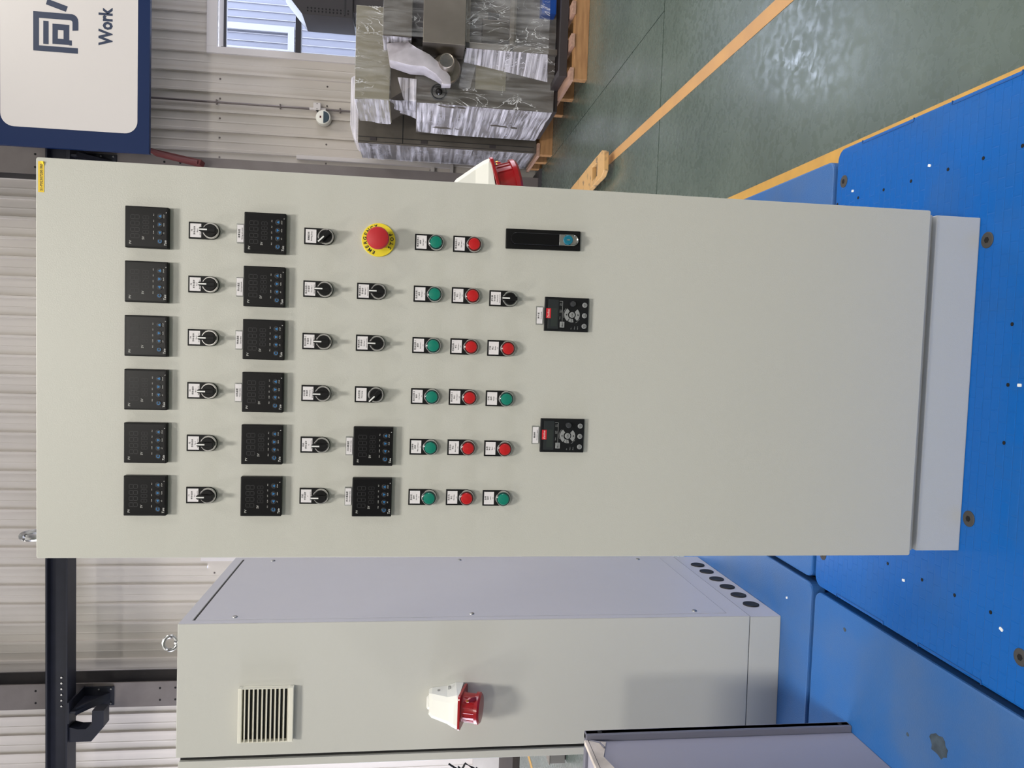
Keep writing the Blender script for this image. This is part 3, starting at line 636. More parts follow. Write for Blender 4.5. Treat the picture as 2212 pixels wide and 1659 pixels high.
for i, x in enumerate(COLS):
    button(cab, x-0.001, dev(1.458), 'green push button, %s of the green row' % ORD[i], g6[i], True)
    l = list(g6[i]); l[1] = '停止'; l[3] = 'OFF'
    button(cab, x-0.001, dev(1.378), 'red push button, %s of the red row' % ORD[i], l, False)
selector(cab, COLS[1]-0.004, dev(1.298), 'black selector switch right of the lowest push buttons', ['提升泵', '手/自动', 'Hoist pump', 'MANUAL/AUTO'])
for i, g, l in ((2, False, ['蜂鸣', '停止', 'Buzzer', 'OFF']), (3, True, ['蜂鸣', '启动', 'Buzzer', 'ON']), (4, False, ['备用', '停止', 'Spare', 'OFF']), (5, True, ['备用', '启动', 'Spare', 'ON'])):
    button(cab, COLS[i]-0.002, dev(1.299), '%s push button, %s of the lowest row' % ('green' if g else 'red', {2: 'right', 3: 'second from right', 4: 'second from left', 5: 'left'}[i]), l, g)
# emergency stop
es = MB().lathe((0, 0, 0), (0, -1, 0), [(0, 0.0345), (0.0028, 0.0345), (0.0035, 0.0338)], 48).build('emergency_stop', yellow_m, cab, smooth=True, loc=(0.671, 0, dev(1.533)))
es['label'] = 'red mushroom emergency stop on a yellow disc'
p = Print()
def arc(word, a0, a1, r, top, size):
    n = len(word)
    for i, ch in enumerate(word):
        a = math.radians(a0+(a1-a0)*i/(n-1)); rr_ = a-PI/2 if top else a+PI/2
        rb = r if top else r+size*0.72
        p.text(ch, rb*math.cos(a), rb*math.sin(a), size, -0.0037, 'CENTER', rot=rr_, bold=0.035)
arc('EMERGENCY', 160, 12, 0.0246, True, 0.0098); arc('STOP', 236, 296, 0.0240, False, 0.0098)
p.build('lettering', ink, es)
MB().lathe((0, 0, 0), (0, -1, 0), [(0.003, 0.0165), (0.022, 0.0165), (0.026, 0.014), (0.030, 0.014)], 32).build('stem', black_pl, es, smooth=True)
MB().lathe((0, 0, 0), (0, -1, 0), [(0.028, 0.0200), (0.031, 0.0228), (0.037, 0.0228), (0.041, 0.0205), (0.043, 0.014), (0.0437, 0.002)], 40).build('mushroom_cap', red_m, es, smooth=True)
# door handle
dh = MB().box(-0.021, 0.021, -0.008, 0, -0.0805, 0.0805).build('door_handle', black_pl, cab, bevel=0.0015, loc=(0.688, 0, dev(1.1865)), rot=(0, math.radians(-0.6), 0))
MB().xz(rrect(-0.0125, 0.0125, -0.068, 0.071, 0.0124, 8), -0.016, -0.007).build('lever', black_gl, dh, bevel=0.003, seg=3)
MB().xz([(-0.0115, -0.033), (0.0115, -0.033)]+[(0.0115*math.cos(math.radians(-180*i/14)), -0.062+0.0115*math.sin(math.radians(-180*i/14))) for i in range(15)], -0.0175, -0.015).build('lock_plate', steel, dh, bevel=0.0006)
MB().tube([(0.0105, -0.018, -0.045)]+[(0.0105*math.cos(math.radians(-180*i/14)), -0.018, -0.062+0.0105*math.sin(math.radians(-180*i/14))) for i in range(15)]+[(-0.0105, -0.018, -0.045)], 0.0016, 8).build('lock_ring', chrome, dh, smooth=True)
MB().lathe((0, 0, -0.0515), (0, -1, 0), [(0.016, 0.0100), (0.0205, 0.0100), (0.0215, 0.009)], 28).build('lock_cylinder', teal_m, dh, smooth=True)
MB().box(-0.0012, 0.0012, -0.0222, -0.021, -0.055, -0.048).build('keyway', chrome, dh)
# drive keypads
m_lb = MB().box(-0.0365, 0.0365, -0.0075, 0, -0.048, 0.048).mesh('drive_keypad', lcp_m, 0.001)
def lp(ax_, az): return (-0.0365+ax_, 0.048-az)
LY = -0.0079
def sector(p, c, r0, r1, a0, a1, y, n=10):
    for i in range(n):
        a, b_ = math.radians(a0+(a1-a0)*i/n), math.radians(a0+(a1-a0)*(i+1)/n)
        p.poly([(c[0]+r0*math.cos(a), c[1]+r0*math.sin(a)), (c[0]+r1*math.cos(a), c[1]+r1*math.sin(a)), (c[0]+r1*math.cos(b_), c[1]+r1*math.sin(b_)), (c[0]+r0*math.cos(b_), c[1]+r0*math.sin(b_))], y)
def keypad(x, label):
    h = obj('drive_keypad', m_lb, cab, (x, 0, dev(1.130))); h['label'] = label
    a = lp(0.005, 0.0075); b_ = lp(0.068, 0.0300)
    MB().box(a[0], b_[0], -0.0079, -0.007, b_[1], a[1]).build('display_window', lcd_win, h, bevel=0.0004)
    a = lp(0.0105, 0.0135); b_ = lp(0.049, 0.0275)
    MB().box(a[0], b_[0], -0.0082, -0.0078, b_[1], a[1]).build('display', lcd_m, h)
    a = lp(0.0275, 0.0032); b_ = lp(0.0485, 0.0132)
    MB().box(a[0], b_[0], -0.0086, -0.007, b_[1], a[1]).build('red_badge', brand_red, h)
    p = Print(); vs, fs = text_geo('Danfoss', 0.0068, 'CENTER'); k_ = 0.0175/(max(v[0] for v in vs)-min(v[0] for v in vs))
    p.add([((a[0]+b_[0])/2+vx*k_+vz*0.25-0.0006, -0.0088, b_[1]+0.0030+vz) for vx, vz in vs], fs); p.build('badge_lettering', white_m, h)
    # ring keys
    c = lp(0.0362, 0.0598)
    MB().lathe((c[0], 0, c[1]), (0, -1, 0), [(0.007, 0.0062), (0.0092, 0.0062), (0.0098, 0.0055)], 24).build('ok_key', lcp_grey, h, smooth=True)
    for nm, a0, a1, r0, r1 in (('up_key', 38, 142, 0.0092, 0.0170), ('down_key', 222, 318, 0.0082, 0.0166), ('back_key', 148, 192, 0.0085, 0.0160)):
        q = [(c[0]+r1*math.cos(math.radians(a0+(a1-a0)*i/10)), c[1]+r1*math.sin(math.radians(a0+(a1-a0)*i/10))) for i in range(11)]+[(c[0]+r0*math.cos(math.radians(a1-(a1-a0)*i/10)), c[1]+r0*math.sin(math.radians(a1-(a1-a0)*i/10))) for i in range(11)]
        MB().xz(q, -0.0092, -0.007).build(nm, lcp_grey, h)
    m_ = lp(0.0147, 0.0385); MB().box(m_[0]-0.0062, m_[0]+0.0062, -0.0092, -0.007, m_[1]-0.005, m_[1]+0.005).build('menu_key', lcp_grey, h, bevel=0.0006)
    for ax_ in (0.0126, 0.0354, 0.0580):
        q = lp(ax_, 0.0870); MB().lathe((q[0], 0, q[1]), (0, -1, 0), [(0.007, 0.0054), (0.0090, 0.0054), (0.0095, 0.0048)], 24).build('round_key', lcp_grey, h, smooth=True)
    q = lp(0.0597, 0.0605); MB().lathe((q[0], 0, q[1]), (0, -1, 0), [(0.007, 0.0062), (0.016, 0.0055), (0.0165, 0.005)], 20).build('speed_knob', mat('knob_grey', rgb(52, 53, 56), 0.4), h, smooth=True)
    p = Print(); KZ = -0.0100
    p.text('OK', c[0], c[1]-0.0017, 0.0050, KZ, 'CENTER')
    p.text('Menu', m_[0], m_[1]-0.0013, 0.0040, KZ, 'CENTER')
    p.poly([(c[0], c[1]+0.0148), (c[0]-0.0024, c[1]+0.0116), (c[0]+0.0024, c[1]+0.0116)], KZ); p.poly([(c[0], c[1]-0.0148), (c[0]+0.0024, c[1]-0.0114), (c[0]-0.0024, c[1]-0.0114)], KZ)
    a = math.radians(170); p.text('Back', c[0]+0.0122*math.cos(a), c[1]+0.0122*math.sin(a)-0.001, 0.0030, KZ, 'CENTER')
    for ax_, t1, t2 in ((0.0126, 'Hand', 'On'), (0.0354, 'Off', 'Reset'), (0.0580, 'Auto', 'On')):
        q = lp(ax_, 0.0870); p.text(t1, q[0], q[1]+0.0003, 0.0030, KZ, 'CENTER'); p.text(t2, q[0], q[1]-0.0027, 0.0030, KZ, 'CENTER')
    p.build('key_lettering', ink, h)
    p = Print()
    a = lp(0.0208, 0.0385); b_ = lp(0.0645, 0.0390); p.rect(a[0], b_[0], a[1]-0.0004, a[1]+0.0004, LY); p.rect(b_[0]-0.0004, b_[0]+0.0004, a[1], a[1]+0.007, LY)
    for ax_, t in ((0.029, 'Status'), (0.0435, 'Quick\nMenu'), (0.058, 'Main\nMenu')):
        q = lp(ax_, 0.0340); p.text(t, q[0], q[1], 0.0027, LY, 'CENTER')
    for az, t in ((0.0585, 'On'), (0.0660, 'Warn.'), (0.0725, 'Alarm')):
        q = lp(0.0050, az+0.001); p.text(t, q[0], q[1], 0.0029, LY)
    sector(p, c, 0.0186, 0.0193, 45, 112, LY); sector(p, c, 0.0182, 0.0189, 205, 222, LY, 4); sector(p, c, 0.0182, 0.0189, 228, 244, LY, 4)
    p.build('panel_lettering', lcp_grey, h)
keypad(0.531, 'black drive keypad with red badge, right one below the door handle')
keypad(0.269, 'black drive keypad with red badge, left one')
tagholder(cab, 0.527, dev(1.1885), ('提升泵', 'Hoist pump'), 'clear label holder above the right keypad')
tagholder(cab, 0.269, dev(1.1885), ('输送带', 'Conveyor speed'), 'clear label holder above the left keypad')
# yellow sticker
st = MB().box(0.732, 0.792, -0.0006, 0.0002, dev(2.1845), dev(2.1955)).build('yellow_sticker', sticker_m, cab); st['label'] = 'narrow yellow number sticker at the top right corner'
MB().prism([(0.783, -0.0006, dev(2.1845)), (0.7925, -0.0006, dev(2.192)), (0.7915, -0.004, dev(2.1850))], (0, 0.0002, 0)).build('peeled_corner', yellow_m, st)
p = Print(); p.text('S1-P023072001R0', 0.7350, dev(2.1873), 0.0070, -0.0008, width=0.0515); p.build('lettering', ink, st)
make_socket(cab, (0.796, 0.275, dev(1.288)), PI/2, 'white and red power inlet on the right side')

# ------------------------------------------------------------------ sideways control cabinet
lc = empty('control_cabinet', (-0.4598, 0.859, 0.15), 0.0204); tag(lc, 'grey control cabinet turned sideways, showing vent grille, red inlet and cable holes', 'control cabinet')
D = 0.432; H = 2.023
MB().box(-D, 0, 0, 0.80, 0.116, H).build('body', paint, lc, bevel=0.0025)
MB().box(-D+0.004, -0.003, 0.003, 0.797, 0, 0.113).build('plinth', paint, lc, bevel=0.0025)
MB().box(-D-0.012, -D, 0.010, 0.79, 0.13, H-0.012).build('door_gasket', gasket, lc)
MB().xz(rrect(-D-0.036, -D-0.012, 0.13, H-0.008, 0.005, 3), -0.002, 0.80).build('door', paint, lc, bevel=0.002)
bp_ = MB().yz(rrect(0.032, 0.765, 0.19, H-0.045, 0.003, 1), 0.0, 0.0025).build('back_panel', panel_m, lc, bevel=0.0008); bp_['label'] = 'grey screwed-on back panel'
MB().box(0.0002, 0.0012, 0.028, 0.770, H-0.0445, H-0.038).build('panel_gap', gasket, lc)
fr_m = MB().box(0.0, 0.0015, 0.001, 0.799, 0.118, 0.188).box(0.0, 0.0015, 0.001, 0.030, 0.188, H-0.002).box(0.0, 0.0015, 0.767, 0.799, 0.188, H-0.002).box(0.0, 0.0015, 0.030, 0.767, H-0.036, H-0.002).build('back_frame', panel_m, lc)
sm = MB().lathe((0, 0, 0), (1, 0, 0), [(0, 0.009), (0.003, 0.008), (0.0045, 0.004)], 16).mesh('panel_screw', steel, 0, True)
for y in (0.055, 0.742):
    for z in (1.86, 1.085, 0.297): obj('panel_screw', sm, lc, (0.0025, y, z))
MB().box(-0.003, -0.0015, 0.003, 0.797, 0.001, 0.112).build('plinth_cover', panel_m, lc)
hm_ = MB().lathe((0, 0, 0), (1, 0, 0), [(0, 0.029), (0.004, 0.029), (0.005, 0.026), (0.0045, 0.0235)], 28).mesh('cable_hole', gasket, 0, True)
hi_ = MB().lathe((0, 0, 0), (1, 0, 0), [(0, 0.0238), (0.0043, 0.0238)], 28).mesh('hole_shade', hole_m)
for y in (0.657, 0.555, 0.447, 0.341, 0.236, 0.127):
    h = obj('cable_hole', hm_, lc, (-0.0015, y, 0.054)); obj('hole_shade', hi_, h)
eyebolt(lc, (-0.075, 0.041, H), 0.2, 0.021, 0.006)
# vent grille with blades
vg = MB().box(-0.0885, 0.0885, -0.006, 0, -0.086, 0.086).build('vent_grille', cream, lc, bevel=0.002, loc=(-0.292, 0, 1.744))
vg['label'] = 'cream louvred vent grille'
MB().box(-0.083, 0.083, -0.0065, -0.005, -0.072, 0.078).build('grille_back', gasket, vg)
sl = MB().prism([(-0.087, -0.004, 0.0045), (-0.087, -0.006, -0.0015), (-0.087, -0.021, -0.0055), (-0.087, -0.022, -0.003)], (0.174, 0, 0)).mesh('louvre_blade', cream, 0.0006)
for i in range(11): obj('louvre_blade', sl, vg, None if False else (0, 0, 0.068-i*0.0135))
MB().box(-0.0885, 0.0885, -0.022, 0, 0.074, 0.086).build('grille_top', cream, vg, bevel=0.002)
MB().box(-0.0885, 0.0885, -0.022, 0, -0.086, -0.0715).build('grille_foot', cream, vg, bevel=0.002)
for x in (-0.0875, 0.0860): MB().box(x, x+0.0015, -0.021, 0, -0.08, 0.08).build('grille_side', cream, vg)
make_socket(lc, (-0.263, 0, 1.138), 0.0, 'white and red power inlet')

# ------------------------------------------------------------------ lilac-grey steel box in the left foreground
bx = empty('steel_box', (-0.85, 0.06, 0.15)); tag(bx, 'lilac-grey steel box with peeling film, in the lower left foreground', 'box')
MB().box(-0.45, 0.208, -0.50, 0.345, 0.0, 0.790).build('side_panel', box_m, bx, bevel=0.003)
MB().box(-0.45, 0.226, 0.345, 0.372, 0.0, 0.797).build('rear_flange', box_dk, bx, bevel=0.003)
MB().box(0.208, 0.226, 0.352, 0.372, 0.0, 0.797).build('flange_edge', box_dk, bx, bevel=0.002)
for z in (0.755, 0.03): MB().lathe((0.2255, 0.360, z), (1, 0, 0), [(0, 0.0065), (0.0012, 0.0065)], 14).build('flange_hole', hole_m, bx)
MB().prism([(0.200, 0.345, 0.792), (0.200, -0.50, 0.792), (0.212, -0.50, 0.792), (0.212, 0.345, 0.792)], (0, 0, 0.010)).build('edge_strip', film_w, bx, bevel=0.001)
MB().prism([(0.2095, 0.345, 0.790), (0.2095, 0.02, 0.790), (0.2095, 0.14, 0.735), (0.2095, 0.26, 0.768), (0.2095, 0.335, 0.742)], (0.0012, 0, 0)).build('peeling_film', film_w, bx)
MB().tube([(0.2105, 0.345, 0.785), (0.212, 0.33, 0.762), (0.214, 0.30, 0.756)], 0.0025, 6).build('film_strand', box_dk, bx)

# ------------------------------------------------------------------ things glimpsed at the far left
e = empty('work_table', (-2.35, 3.3, 0)); tag(e, 'dark wooden work table edge behind the sideways cabinet', 'table')
MB().box(-0.55, 0.50, -0.32, 0.35, 0.725, 0.770).build('table_top', mat('table_wood', rgb(62, 52, 46), 0.6, noise=0.4, nscale=8, stretch=(1, 6, 6)), e, bevel=0.003)
for x in (-0.50, 0.43):
    for y in (-0.28, 0.28): MB().box(x, x+0.05, y, y+0.05, 0, 0.725).build('leg', dark_st, e, bevel=0.003)
e = empty('switch_box', (-1.97, 3.1, 0.77)); tag(e, 'pale narrow switch box with a gland box, standing on the dark table', 'switch box')
MB().box(-0.17, 0.17, -0.10, 0.15, 0.060, 0.95).build('housing', pale_m, e, bevel=0.004)
MB().box(-0.16, 0.10, -0.08, 0.12, 0.0, 0.060).build('cable_gland_box', trim_m, e, bevel=0.003)
rc = random.Random(4)
for i in range(5):
    pts = []
    for k_ in range(14):
        t = k_/13.0; pts.append((-2.150-0.055*math.sin(PI*t)*(0.7+0.25*i)-0.012*i*t, 2.97-0.035*i, 1.17-0.055*i-t*(0.10+0.012*i)-0.02*math.sin(PI*t)))
    for k_ in range(6): pts.append((pts[-1][0]-0.028+0.004*i, 2.97-0.035*i, max(0.79, pts[-1][2]-0.045)))
    o = MB().tube(pts, 0.0065, 7).build('black_cable', cable_m, smooth=True)
    tag(o, ['topmost', 'second', 'third', 'fourth', 'lowest'][i]+' black cable looping beside the pale switch box', 'cable', 'black cables by the switch box')
tag(MB().box(-2.205, -2.165, 2.70, 2.76, 1.085, 1.125).box(-2.200, -2.170, 2.68, 2.70, 1.09, 1.12).build('blue_plug', blue_c, bevel=0.004), 'blue plug among the black cables at the far left', 'plug')
e = empty('floor_box', (-3.05, 5.1, 0)); tag(e, 'small brown-grey steel box standing on the floor at far left', 'box')
MB().box(-0.235, 0.30, -0.2, 0.2, 0.012, 0.145).build('body', steelbox, e, bevel=0.004)
MB().box(-0.24, 0.305, -0.205, 0.205, 0.145, 0.158).build('lid', stain_st, e, bevel=0.003)
for x in (-0.21, 0.24): MB().box(x, x+0.04, -0.18, -0.14, 0, 0.012).build('foot', dark_st, e)

# ------------------------------------------------------------------ pallet jack (mostly behind the cabinet)
pj = empty('pallet_jack', (1.83, 4.1, 0), 0.06); tag(pj, 'worn yellow pallet jack fork lying on the floor behind the cabinet', 'pallet jack')
fp = [(0.10, 0.06), (0.10, 1.15), (-0.10, 1.15), (-0.10, -0.03), (-0.085, -0.09), (0.06, -0.09), (0.085, -0.03)]
hole = [(-0.055, 0.12), (0.055, 0.12), (0.055, 0.29), (-0.055, 0.29)]
mb = MB()
mb.xy([(-0.10, 0.29), (0.10, 0.29), (0.10, 1.15), (-0.10, 1.15)], 0.05, 0.088); mb.xy([(-0.10, 0.12), (-0.055, 0.12), (-0.055, 0.29), (-0.10, 0.29)], 0.05, 0.088)
mb.xy([(0.055, 0.12), (0.10, 0.12), (0.10, 0.29), (0.055, 0.29)], 0.05, 0.088); mb.xy([(-0.10, 0.12), (-0.10, -0.02), (-0.07, -0.09), (0.07, -0.09), (0.10, -0.02), (0.10, 0.12)], 0.048, 0.086)
mb.build('fork', fork_m, pj, bevel=0.006)
MB().lathe((-0.05, 0.205, 0.034), (1, 0, 0), [(0, 0.033), (0.10, 0.033)], 20).build('fork_roller', mat('roller_grey', rgb(110, 108, 104), 0.5), pj, smooth=True)
MB().box(-0.62, -0.42, -0.09, 1.15, 0.05, 0.088).build('fork', fork_m, pj, bevel=0.006)
MB().box(-0.62, 0.10, 1.15, 1.35, 0.04, 0.36).build('frame', fork_m, pj, bevel=0.01)
MB().tube([(-0.26, 1.42, 0.12), (-0.26, 1.50, 0.9), (-0.26, 1.52, 1.12)], 0.022, 10).build('tow_bar', dark_st, pj)
for x in (-0.32, -0.20): MB().lathe((x, 1.42, 0.09), (1, 0, 0), [(-0.025, 0.09), (0.025, 0.09)], 20).build('steer_wheel', dark_st, pj)

# ------------------------------------------------------------------ wooden pallets and wrapped machines
wp = empty('wooden_pallet', (3.5, 5.68, 0)); tag(wp, 'wooden pallet under the front wrapped machine', 'pallet', 'wooden pallets')
for y in (-0.58, -0.02, 0.50): MB().box(-0.71, 0.71, y, y+0.09, 0.0, 0.125).build('stringer', wood_m, wp, bevel=0.004)
for x in (-0.73, -0.44, -0.16, 0.12, 0.40, 0.62): MB().box(x, x+0.11, -0.60, 0.60, 0.125, 0.158).build('deck_board', wood_y, wp, bevel=0.003)
wp2 = empty('wooden_pallet', (3.02, 7.15, 0)); tag(wp2, 'wooden pallet under the perforated steel cabinet by the wall', 'pallet', 'wooden pallets')
for y in (-0.40, -0.05, 0.30): MB().box(-0.5, 0.6, y, y+0.09, 0, 0.14).build('stringer', wood_m, wp2, bevel=0.004)
for x in (-0.52, -0.2, 0.12, 0.44): MB().box(x, x+0.14, -0.41, 0.41, 0.14, 0.17).build('deck_board', wood_y, wp2, bevel=0.003)

def sheet(name, P00, P10, P11, P01, m, parent, nu=14, nv=14, amp=0.012, seed=1, off=0.0):
    """wrinkled film stretched over a quad (points in the thing's own frame)"""
    r_ = random.Random(seed); A, B, Cc, Dd = map(Vector, (P00, P10, P11, P01)); nrm = (B-A).cross(Dd-A).normalized()
    ph = [r_.uniform(0, 6.28) for _ in range(6)]; vs = []; fs = []
    for j in range(nv+1):
        for i in range(nu+1):
            a, b_ = i/nu, j/nv; q = A*(1-a)*(1-b_)+B*a*(1-b_)+Cc*a*b_+Dd*(1-a)*b_
            d_ = amp*(math.sin(9*a+4*b_+ph[0])*0.4+math.sin(17*a-6*b_+ph[1])*0.35+r_.uniform(-0.12, 0.12))
            vs.append(q+nrm*(off+d_))
    for j in range(nv):
        for i in range(nu): k_ = j*(nu+1)+i; fs.append((k_, k_+1, k_+nu+2, k_+nu+1))
    mb = MB(); mb.add(vs, fs); o = mb.build(name, m, parent, smooth=True); return o

# rear machine: tall body with an overhanging head
rm = empty('wrapped_machine', (3.05, 6.2, 0.16)); tag(rm, 'large stainless machine wrapped in clear film, standing on the wooden pallet', 'machine')
ox, oy, oz = 3.05, 6.2, 0.16
def L(x, y, z): return (x-ox, y-oy, z-oz)
def bb(mb, x0, x1, y0, y1, z0, z1): return mb.box(x0-ox, x1-ox, y0-oy, y1-oy, z0-oz, z1-oz)
bb(MB(), 2.65, 3.9, 5.64, 6.70, 0.20, 1.487).build('lower_body', stain_dk, rm, bevel=0.004)
bb(MB(), 2.80, 3.9, 5.80, 6.60, 1.487, 1.73).build('neck', stain_dk, rm, bevel=0.004)
bb(MB(), 2.655, 3.48, 5.64, 6.40, 1.73, 2.045).build('head', olive_m, rm, bevel=0.004)
MB().prism([L(2.665, 5.66, 1.73), L(2.83, 5.66, 1.487), L(3.2, 5.66, 1.487), L(3.2, 5.66, 1.73)], (0, 0.7, 0)).build('sloping_neck', stain_dk, rm)
MB().lathe(L(2.756, 5.645, 1.280), (0, -1, 0), [(0, 0.076), (0.02, 0.076), (0.028, 0.066), (0.02, 0.055)], 32).build('fan_ring', black_pl, rm, smooth=True)
MB().lathe(L(2.756, 5.64, 1.280), (0, -1, 0), [(0, 0.070), (0.016, 0.066), (0.022, 0.03), (0.034, 0.020), (0.036, 0.004)], 32).build('fan_hub', mat('fan_dark', rgb(18, 17, 16), 0.25), rm, smooth=True)
bb(MB(), 2.81, 3.03, 5.632, 5.64, 0.66, 0.945).build('access_plate', olive_m, rm, bevel=0.002)
bb(MB(), 2.665, 3.88, 5.67, 6.68, 0.158, 0.20).build('base_frame', dark_st, rm)
# dark ventilated hood standing against the wall
dhd = empty('exhaust_hood', (4.8, 7.55, 0)); tag(dhd, 'dark grey perforated metal hood in front of the window, behind the machine', 'hood')
MB().xz([(-0.78, 2.22), (-0.78, 2.77), (-0.48, 3.02), (0.5, 3.02), (0.5, 2.22)], -0.25, 0.25).build('hood_shell', dark_hood, dhd, bevel=0.004)
MB().box(-0.70, 0.42, -0.2, 0.2, 0, 2.22).build('stand', dark_st, dhd, bevel=0.004)
MB().box(-0.76, 0.48, -0.256, -0.25, 2.30, 2.315).build('seam', gasket, dhd)
pf = MB().lathe((0, 0, 0), (0, -1, 0), [(0, 0.009), (0.002, 0.009)], 8).mesh('vent_hole', hole_m)
for i in range(12):
    for j in range(2): obj('vent_hole', pf, dhd, (-0.74+0.032*j, -0.251, 2.27+0.04*i))
# film: left (-x) faces
sheet('film_side', L(2.642, 6.68, 0.21), L(2.642, 5.63, 0.21), L(2.642, 5.63, 1.48), L(2.642, 6.62, 1.48), flm2, rm, 22, 30, 0.012, 2)
sheet('film_head_side', L(2.645, 6.40, 1.74), L(2.645, 5.63, 1.74), L(2.645, 5.63, 2.05), L(2.645, 6.38, 2.05), flm2, rm, 12, 10, 0.012, 3)
sheet('film_neck', L(2.72, 6.4, 1.48), L(2.66, 5.63, 1.48), L(2.66, 5.63, 1.74), L(2.72, 6.2, 1.74), flm2, rm, 10, 8, 0.014, 4)
sheet('film_front', L(2.645, 5.625, 0.2), L(3.9, 5.625, 0.2), L(3.9, 5.625, 1.5), L(2.645, 5.625, 1.5), flm3, rm, 24, 20, 0.01, 5)
sheet('film_head_front', L(2.645, 5.63, 1.72), L(3.48, 5.63, 1.72), L(3.48, 5.63, 2.05), L(2.645, 5.63, 2.05), flm3, rm, 16, 10, 0.012, 6)
sheet('film_corner', L(2.65, 5.62, 1.487), L(2.85, 5.60, 1.487), L(2.85, 5.60, 1.66), L(2.66, 5.62, 1.60), flm2, rm, 8, 6, 0.012, 7)

# perforated cabinet by the wall
pc = empty('wrapped_cabinet', (3.05, 7.16, 0.17)); tag(pc, 'steel cabinet with perforated side in film, between machine and wall', 'cabinet')
ox, oy, oz = 3.05, 7.16, 0.17
bb(MB(), 2.54, 3.5, 6.80, 7.52, 0.17, 2.095).build('body', stain_dk, pc, bevel=0.006)
bb(MB(), 2.552, 2.556, 6.797, 6.80, 0.2, 2.09).build('door_seam', gasket, pc)
bb(MB(), 2.60, 2.606, 6.796, 6.80, 0.2, 2.09).build('door_seam', gasket, pc)
bb(MB(), 2.55, 3.45, 6.796, 6.80, 1.62, 1.628).build('door_seam', gasket, pc)
for z in (0.62, 1.36, 1.9): bb(MB(), 2.565, 2.60, 6.788, 6.80, z, z+0.07).build('hinge', dark_st, pc, bevel=0.002)
pf2 = MB().lathe((0, 0, 0), (-1, 0, 0), [(0, 0.010), (0.0015, 0.010)], 8).mesh('vent_hole', hole_m)
for zb_ in (1.78, 0.42):
    for i in range(6):
        for j in range(5): obj('vent_hole', pf2, pc, L(2.5395, 6.90+0.075*i, zb_+0.045*j))
MB().prism([L(2.56, 6.9, 2.09), L(2.60, 6.9, 2.15), L(2.75, 6.9, 2.19), L(3.25, 6.9, 2.19), L(3.3, 6.9, 2.09)], (0, 0.5, 0)).build('top_bundle', flm2, pc, bevel=0.03)
sheet('film_side', L(2.531, 7.53, 0.2), L(2.531, 6.79, 0.2), L(2.531, 6.79, 2.09), L(2.531, 7.53, 2.09), film('wrap_film_side', (0.84, 0.82, 0.88, 1), 0.42, (1, 0.9, 14), 1.5), pc, 12, 24, 0.006, 8)

# front machine
fm = rm; ox, oy, oz = 3.05, 6.2, 0.16
bb(MB(), 3.10, 4.1, 5.28, 5.62, 1.535, 1.785).build('top_box', stain_dk, fm, bevel=0.004)
bb(MB(), 3.055, 4.1, 5.25, 5.60, 1.070, 1.440).build('gear_housing', stain_st, fm, bevel=0.004)
bb(MB(), 3.22, 4.1, 5.40, 5.62, 1.44, 1.535).build('neck', dark_st, fm)
# spout: curved duct running down to the left
rings = []
for (x, z, hw_, hd) in ((3.10, 1.66, 0.10, 0.02), (2.99, 1.64, 0.12, 0.10), (2.95, 1.52, 0.085, 0.12), (2.925, 1.40, 0.06, 0.12), (2.86, 1.29, 0.05, 0.10), (2.80, 1.225, 0.045, 0.06), (2.75, 1.222, 0.044, 0.06)):
    rings.append((x, z, hw_, hd))
rg = []
for i, (x, z, hw_, hd) in enumerate(rings):
    a = rings[max(i-1, 0)]; b_ = rings[min(i+1, len(rings)-1)]; t = Vector((b_[0]-a[0], 0, b_[1]-a[1])).normalized(); n_ = Vector((t.z, 0, -t.x))
    c = Vector(L(x, 5.44, z)); rg.append([c+n_*hw_-Vector((0, hd, 0)), c+n_*hw_+Vector((0, hd, 0)), c-n_*hw_+Vector((0, hd, 0)), c-n_*hw_-Vector((0, hd, 0))])
MB().rings(rg).build('spout', mat('spout_film', rgb(206, 200, 206), 0.3, 0.2, noise=0.25, nscale=7), fm, bevel=0.012, smooth=True)
MB().lathe(L(2.93, 5.56, 1.226), (0, -1, 0), [(0, 0.135), (0.05, 0.135), (0.06, 0.125)], 36).build('disc_flange', stain_st, fm, smooth=True)
MB().lathe(L(2.93, 5.50, 1.226), (0, -1, 0), [(0, 0.075), (0.16, 0.075), (0.19, 0.066), (0.20, 0.064), (0.195, 0.056)], 32).build('drum', stain_st, fm, smooth=True)
gr = MB().lathe(L(2.93, 5.31, 1.226), (0, -1, 0), [(0, 0.057), (0.002, 0.057)], 32).build('grille_disc', dark_st, fm)
mb = MB()
for i in range(-5, 6):
    h_ = math.sqrt(max(0, 0.055**2-(i*0.0105)**2)); c = L(2.93, 5.305, 1.226)
    mb.box(c[0]+i*0.0105-0.002, c[0]+i*0.0105+0.002, c[1]-0.004, c[1], c[2]-h_, c[2]+h_); mb.box(c[0]-h_, c[0]+h_, c[1]-0.004, c[1], c[2]+i*0.0105-0.002, c[2]+i*0.0105+0.002)
mb.build('grille_mesh', steel, gr)
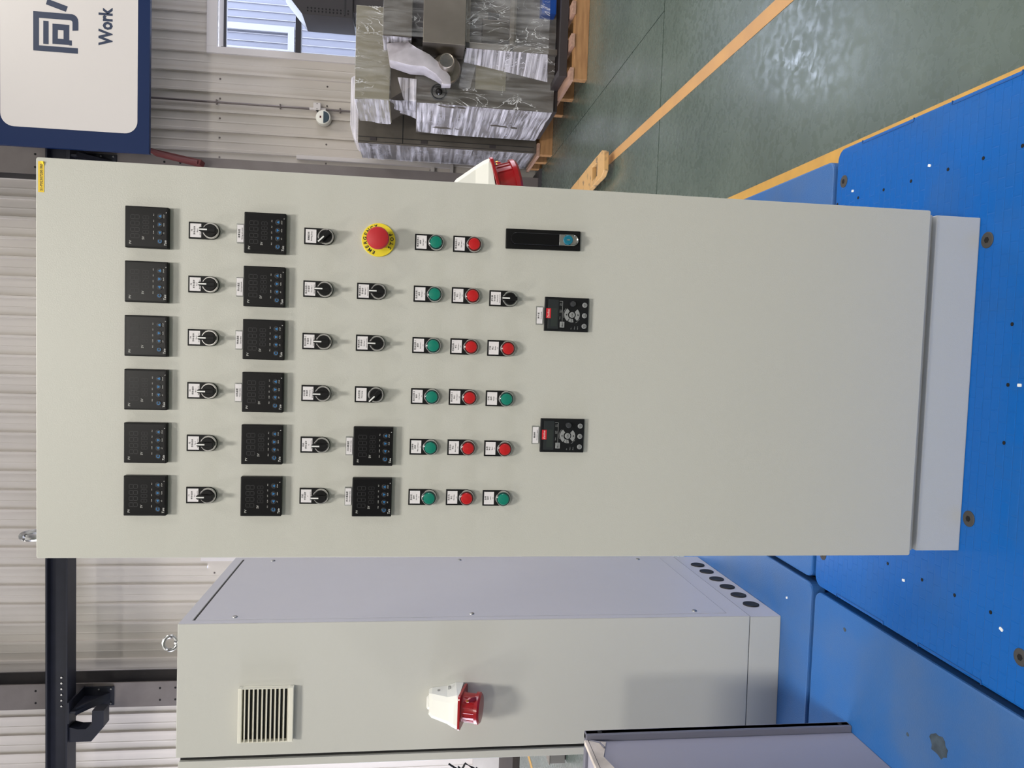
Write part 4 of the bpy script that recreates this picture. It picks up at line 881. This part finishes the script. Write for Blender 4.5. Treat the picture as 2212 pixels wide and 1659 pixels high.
# lower frame
for (x, y) in ((3.10, 5.42), (3.10, 6.08), (4.05, 5.42)): bb(MB(), x, x+0.05, y, y+0.05, 0.22, 1.06).build('frame_leg', stain_st, fm, bevel=0.003)
for z in (1.02, 0.62): bb(MB(), 3.10, 4.10, 5.42, 5.46, z, z+0.04).build('cross_rail', stain_st, fm, bevel=0.003)
bb(MB(), 3.15, 4.1, 5.86, 5.88, 0.30, 1.05).build('rear_panel', stain_dk, fm)
bb(MB(), 3.10, 4.1, 5.46, 6.1, 0.60, 0.62).build('shelf', stain_st, fm)
bb(MB(), 3.315, 3.50, 5.60, 5.72, 0.745, 0.845).build('control_box', black_pl, fm, bevel=0.004)
bb(MB(), 3.24, 3.42, 5.55, 5.85, 0.64, 0.90).build('motor_block', stain_dk, fm, bevel=0.01)
bb(MB(), 3.50, 3.80, 5.50, 5.80, 0.225, 0.36).build('blue_bin', mat('bin_blue', rgb(14, 70, 150), 0.4), fm, bevel=0.01)
bb(MB(), 2.84, 4.1, 5.20, 5.26, 0.165, 0.235).build('base_beam', dark_st, fm, bevel=0.003)
bb(MB(), 2.84, 4.1, 5.92, 5.98, 0.165, 0.235).build('base_beam', dark_st, fm, bevel=0.003)
bb(MB(), 2.85, 2.91, 5.26, 5.92, 0.165, 0.235).build('base_beam', dark_st, fm, bevel=0.003)
sheet('film_side', L(2.916, 5.612, 0.27), L(3.09, 5.40, 0.31), L(3.09, 5.40, 1.05), L(3.038, 5.612, 1.055), flm2, fm, 10, 20, 0.004, 9)
sheet('film_front', L(3.095, 5.41, 0.30), L(4.1, 5.41, 0.30), L(4.1, 5.41, 1.08), L(3.095, 5.41, 1.08), flm3, fm, 18, 16, 0.012, 10)
sheet('film_top_side', L(3.09, 5.63, 1.54), L(3.09, 5.27, 1.54), L(3.09, 5.27, 1.79), L(3.09, 5.63, 1.79), flm2, fm, 10, 8, 0.01, 11)
sheet('film_top_front', L(3.1, 5.265, 1.06), L(4.1, 5.235, 1.06), L(4.1, 5.265, 1.79), L(3.1, 5.265, 1.79), flm3, fm, 18, 16, 0.012, 12)
sheet('film_tail', L(3.06, 5.40, 1.06), L(2.80, 5.62, 1.10), L(2.78, 5.62, 1.0), L(3.05, 5.42, 0.93), flm3, fm, 8, 6, 0.006, 13)
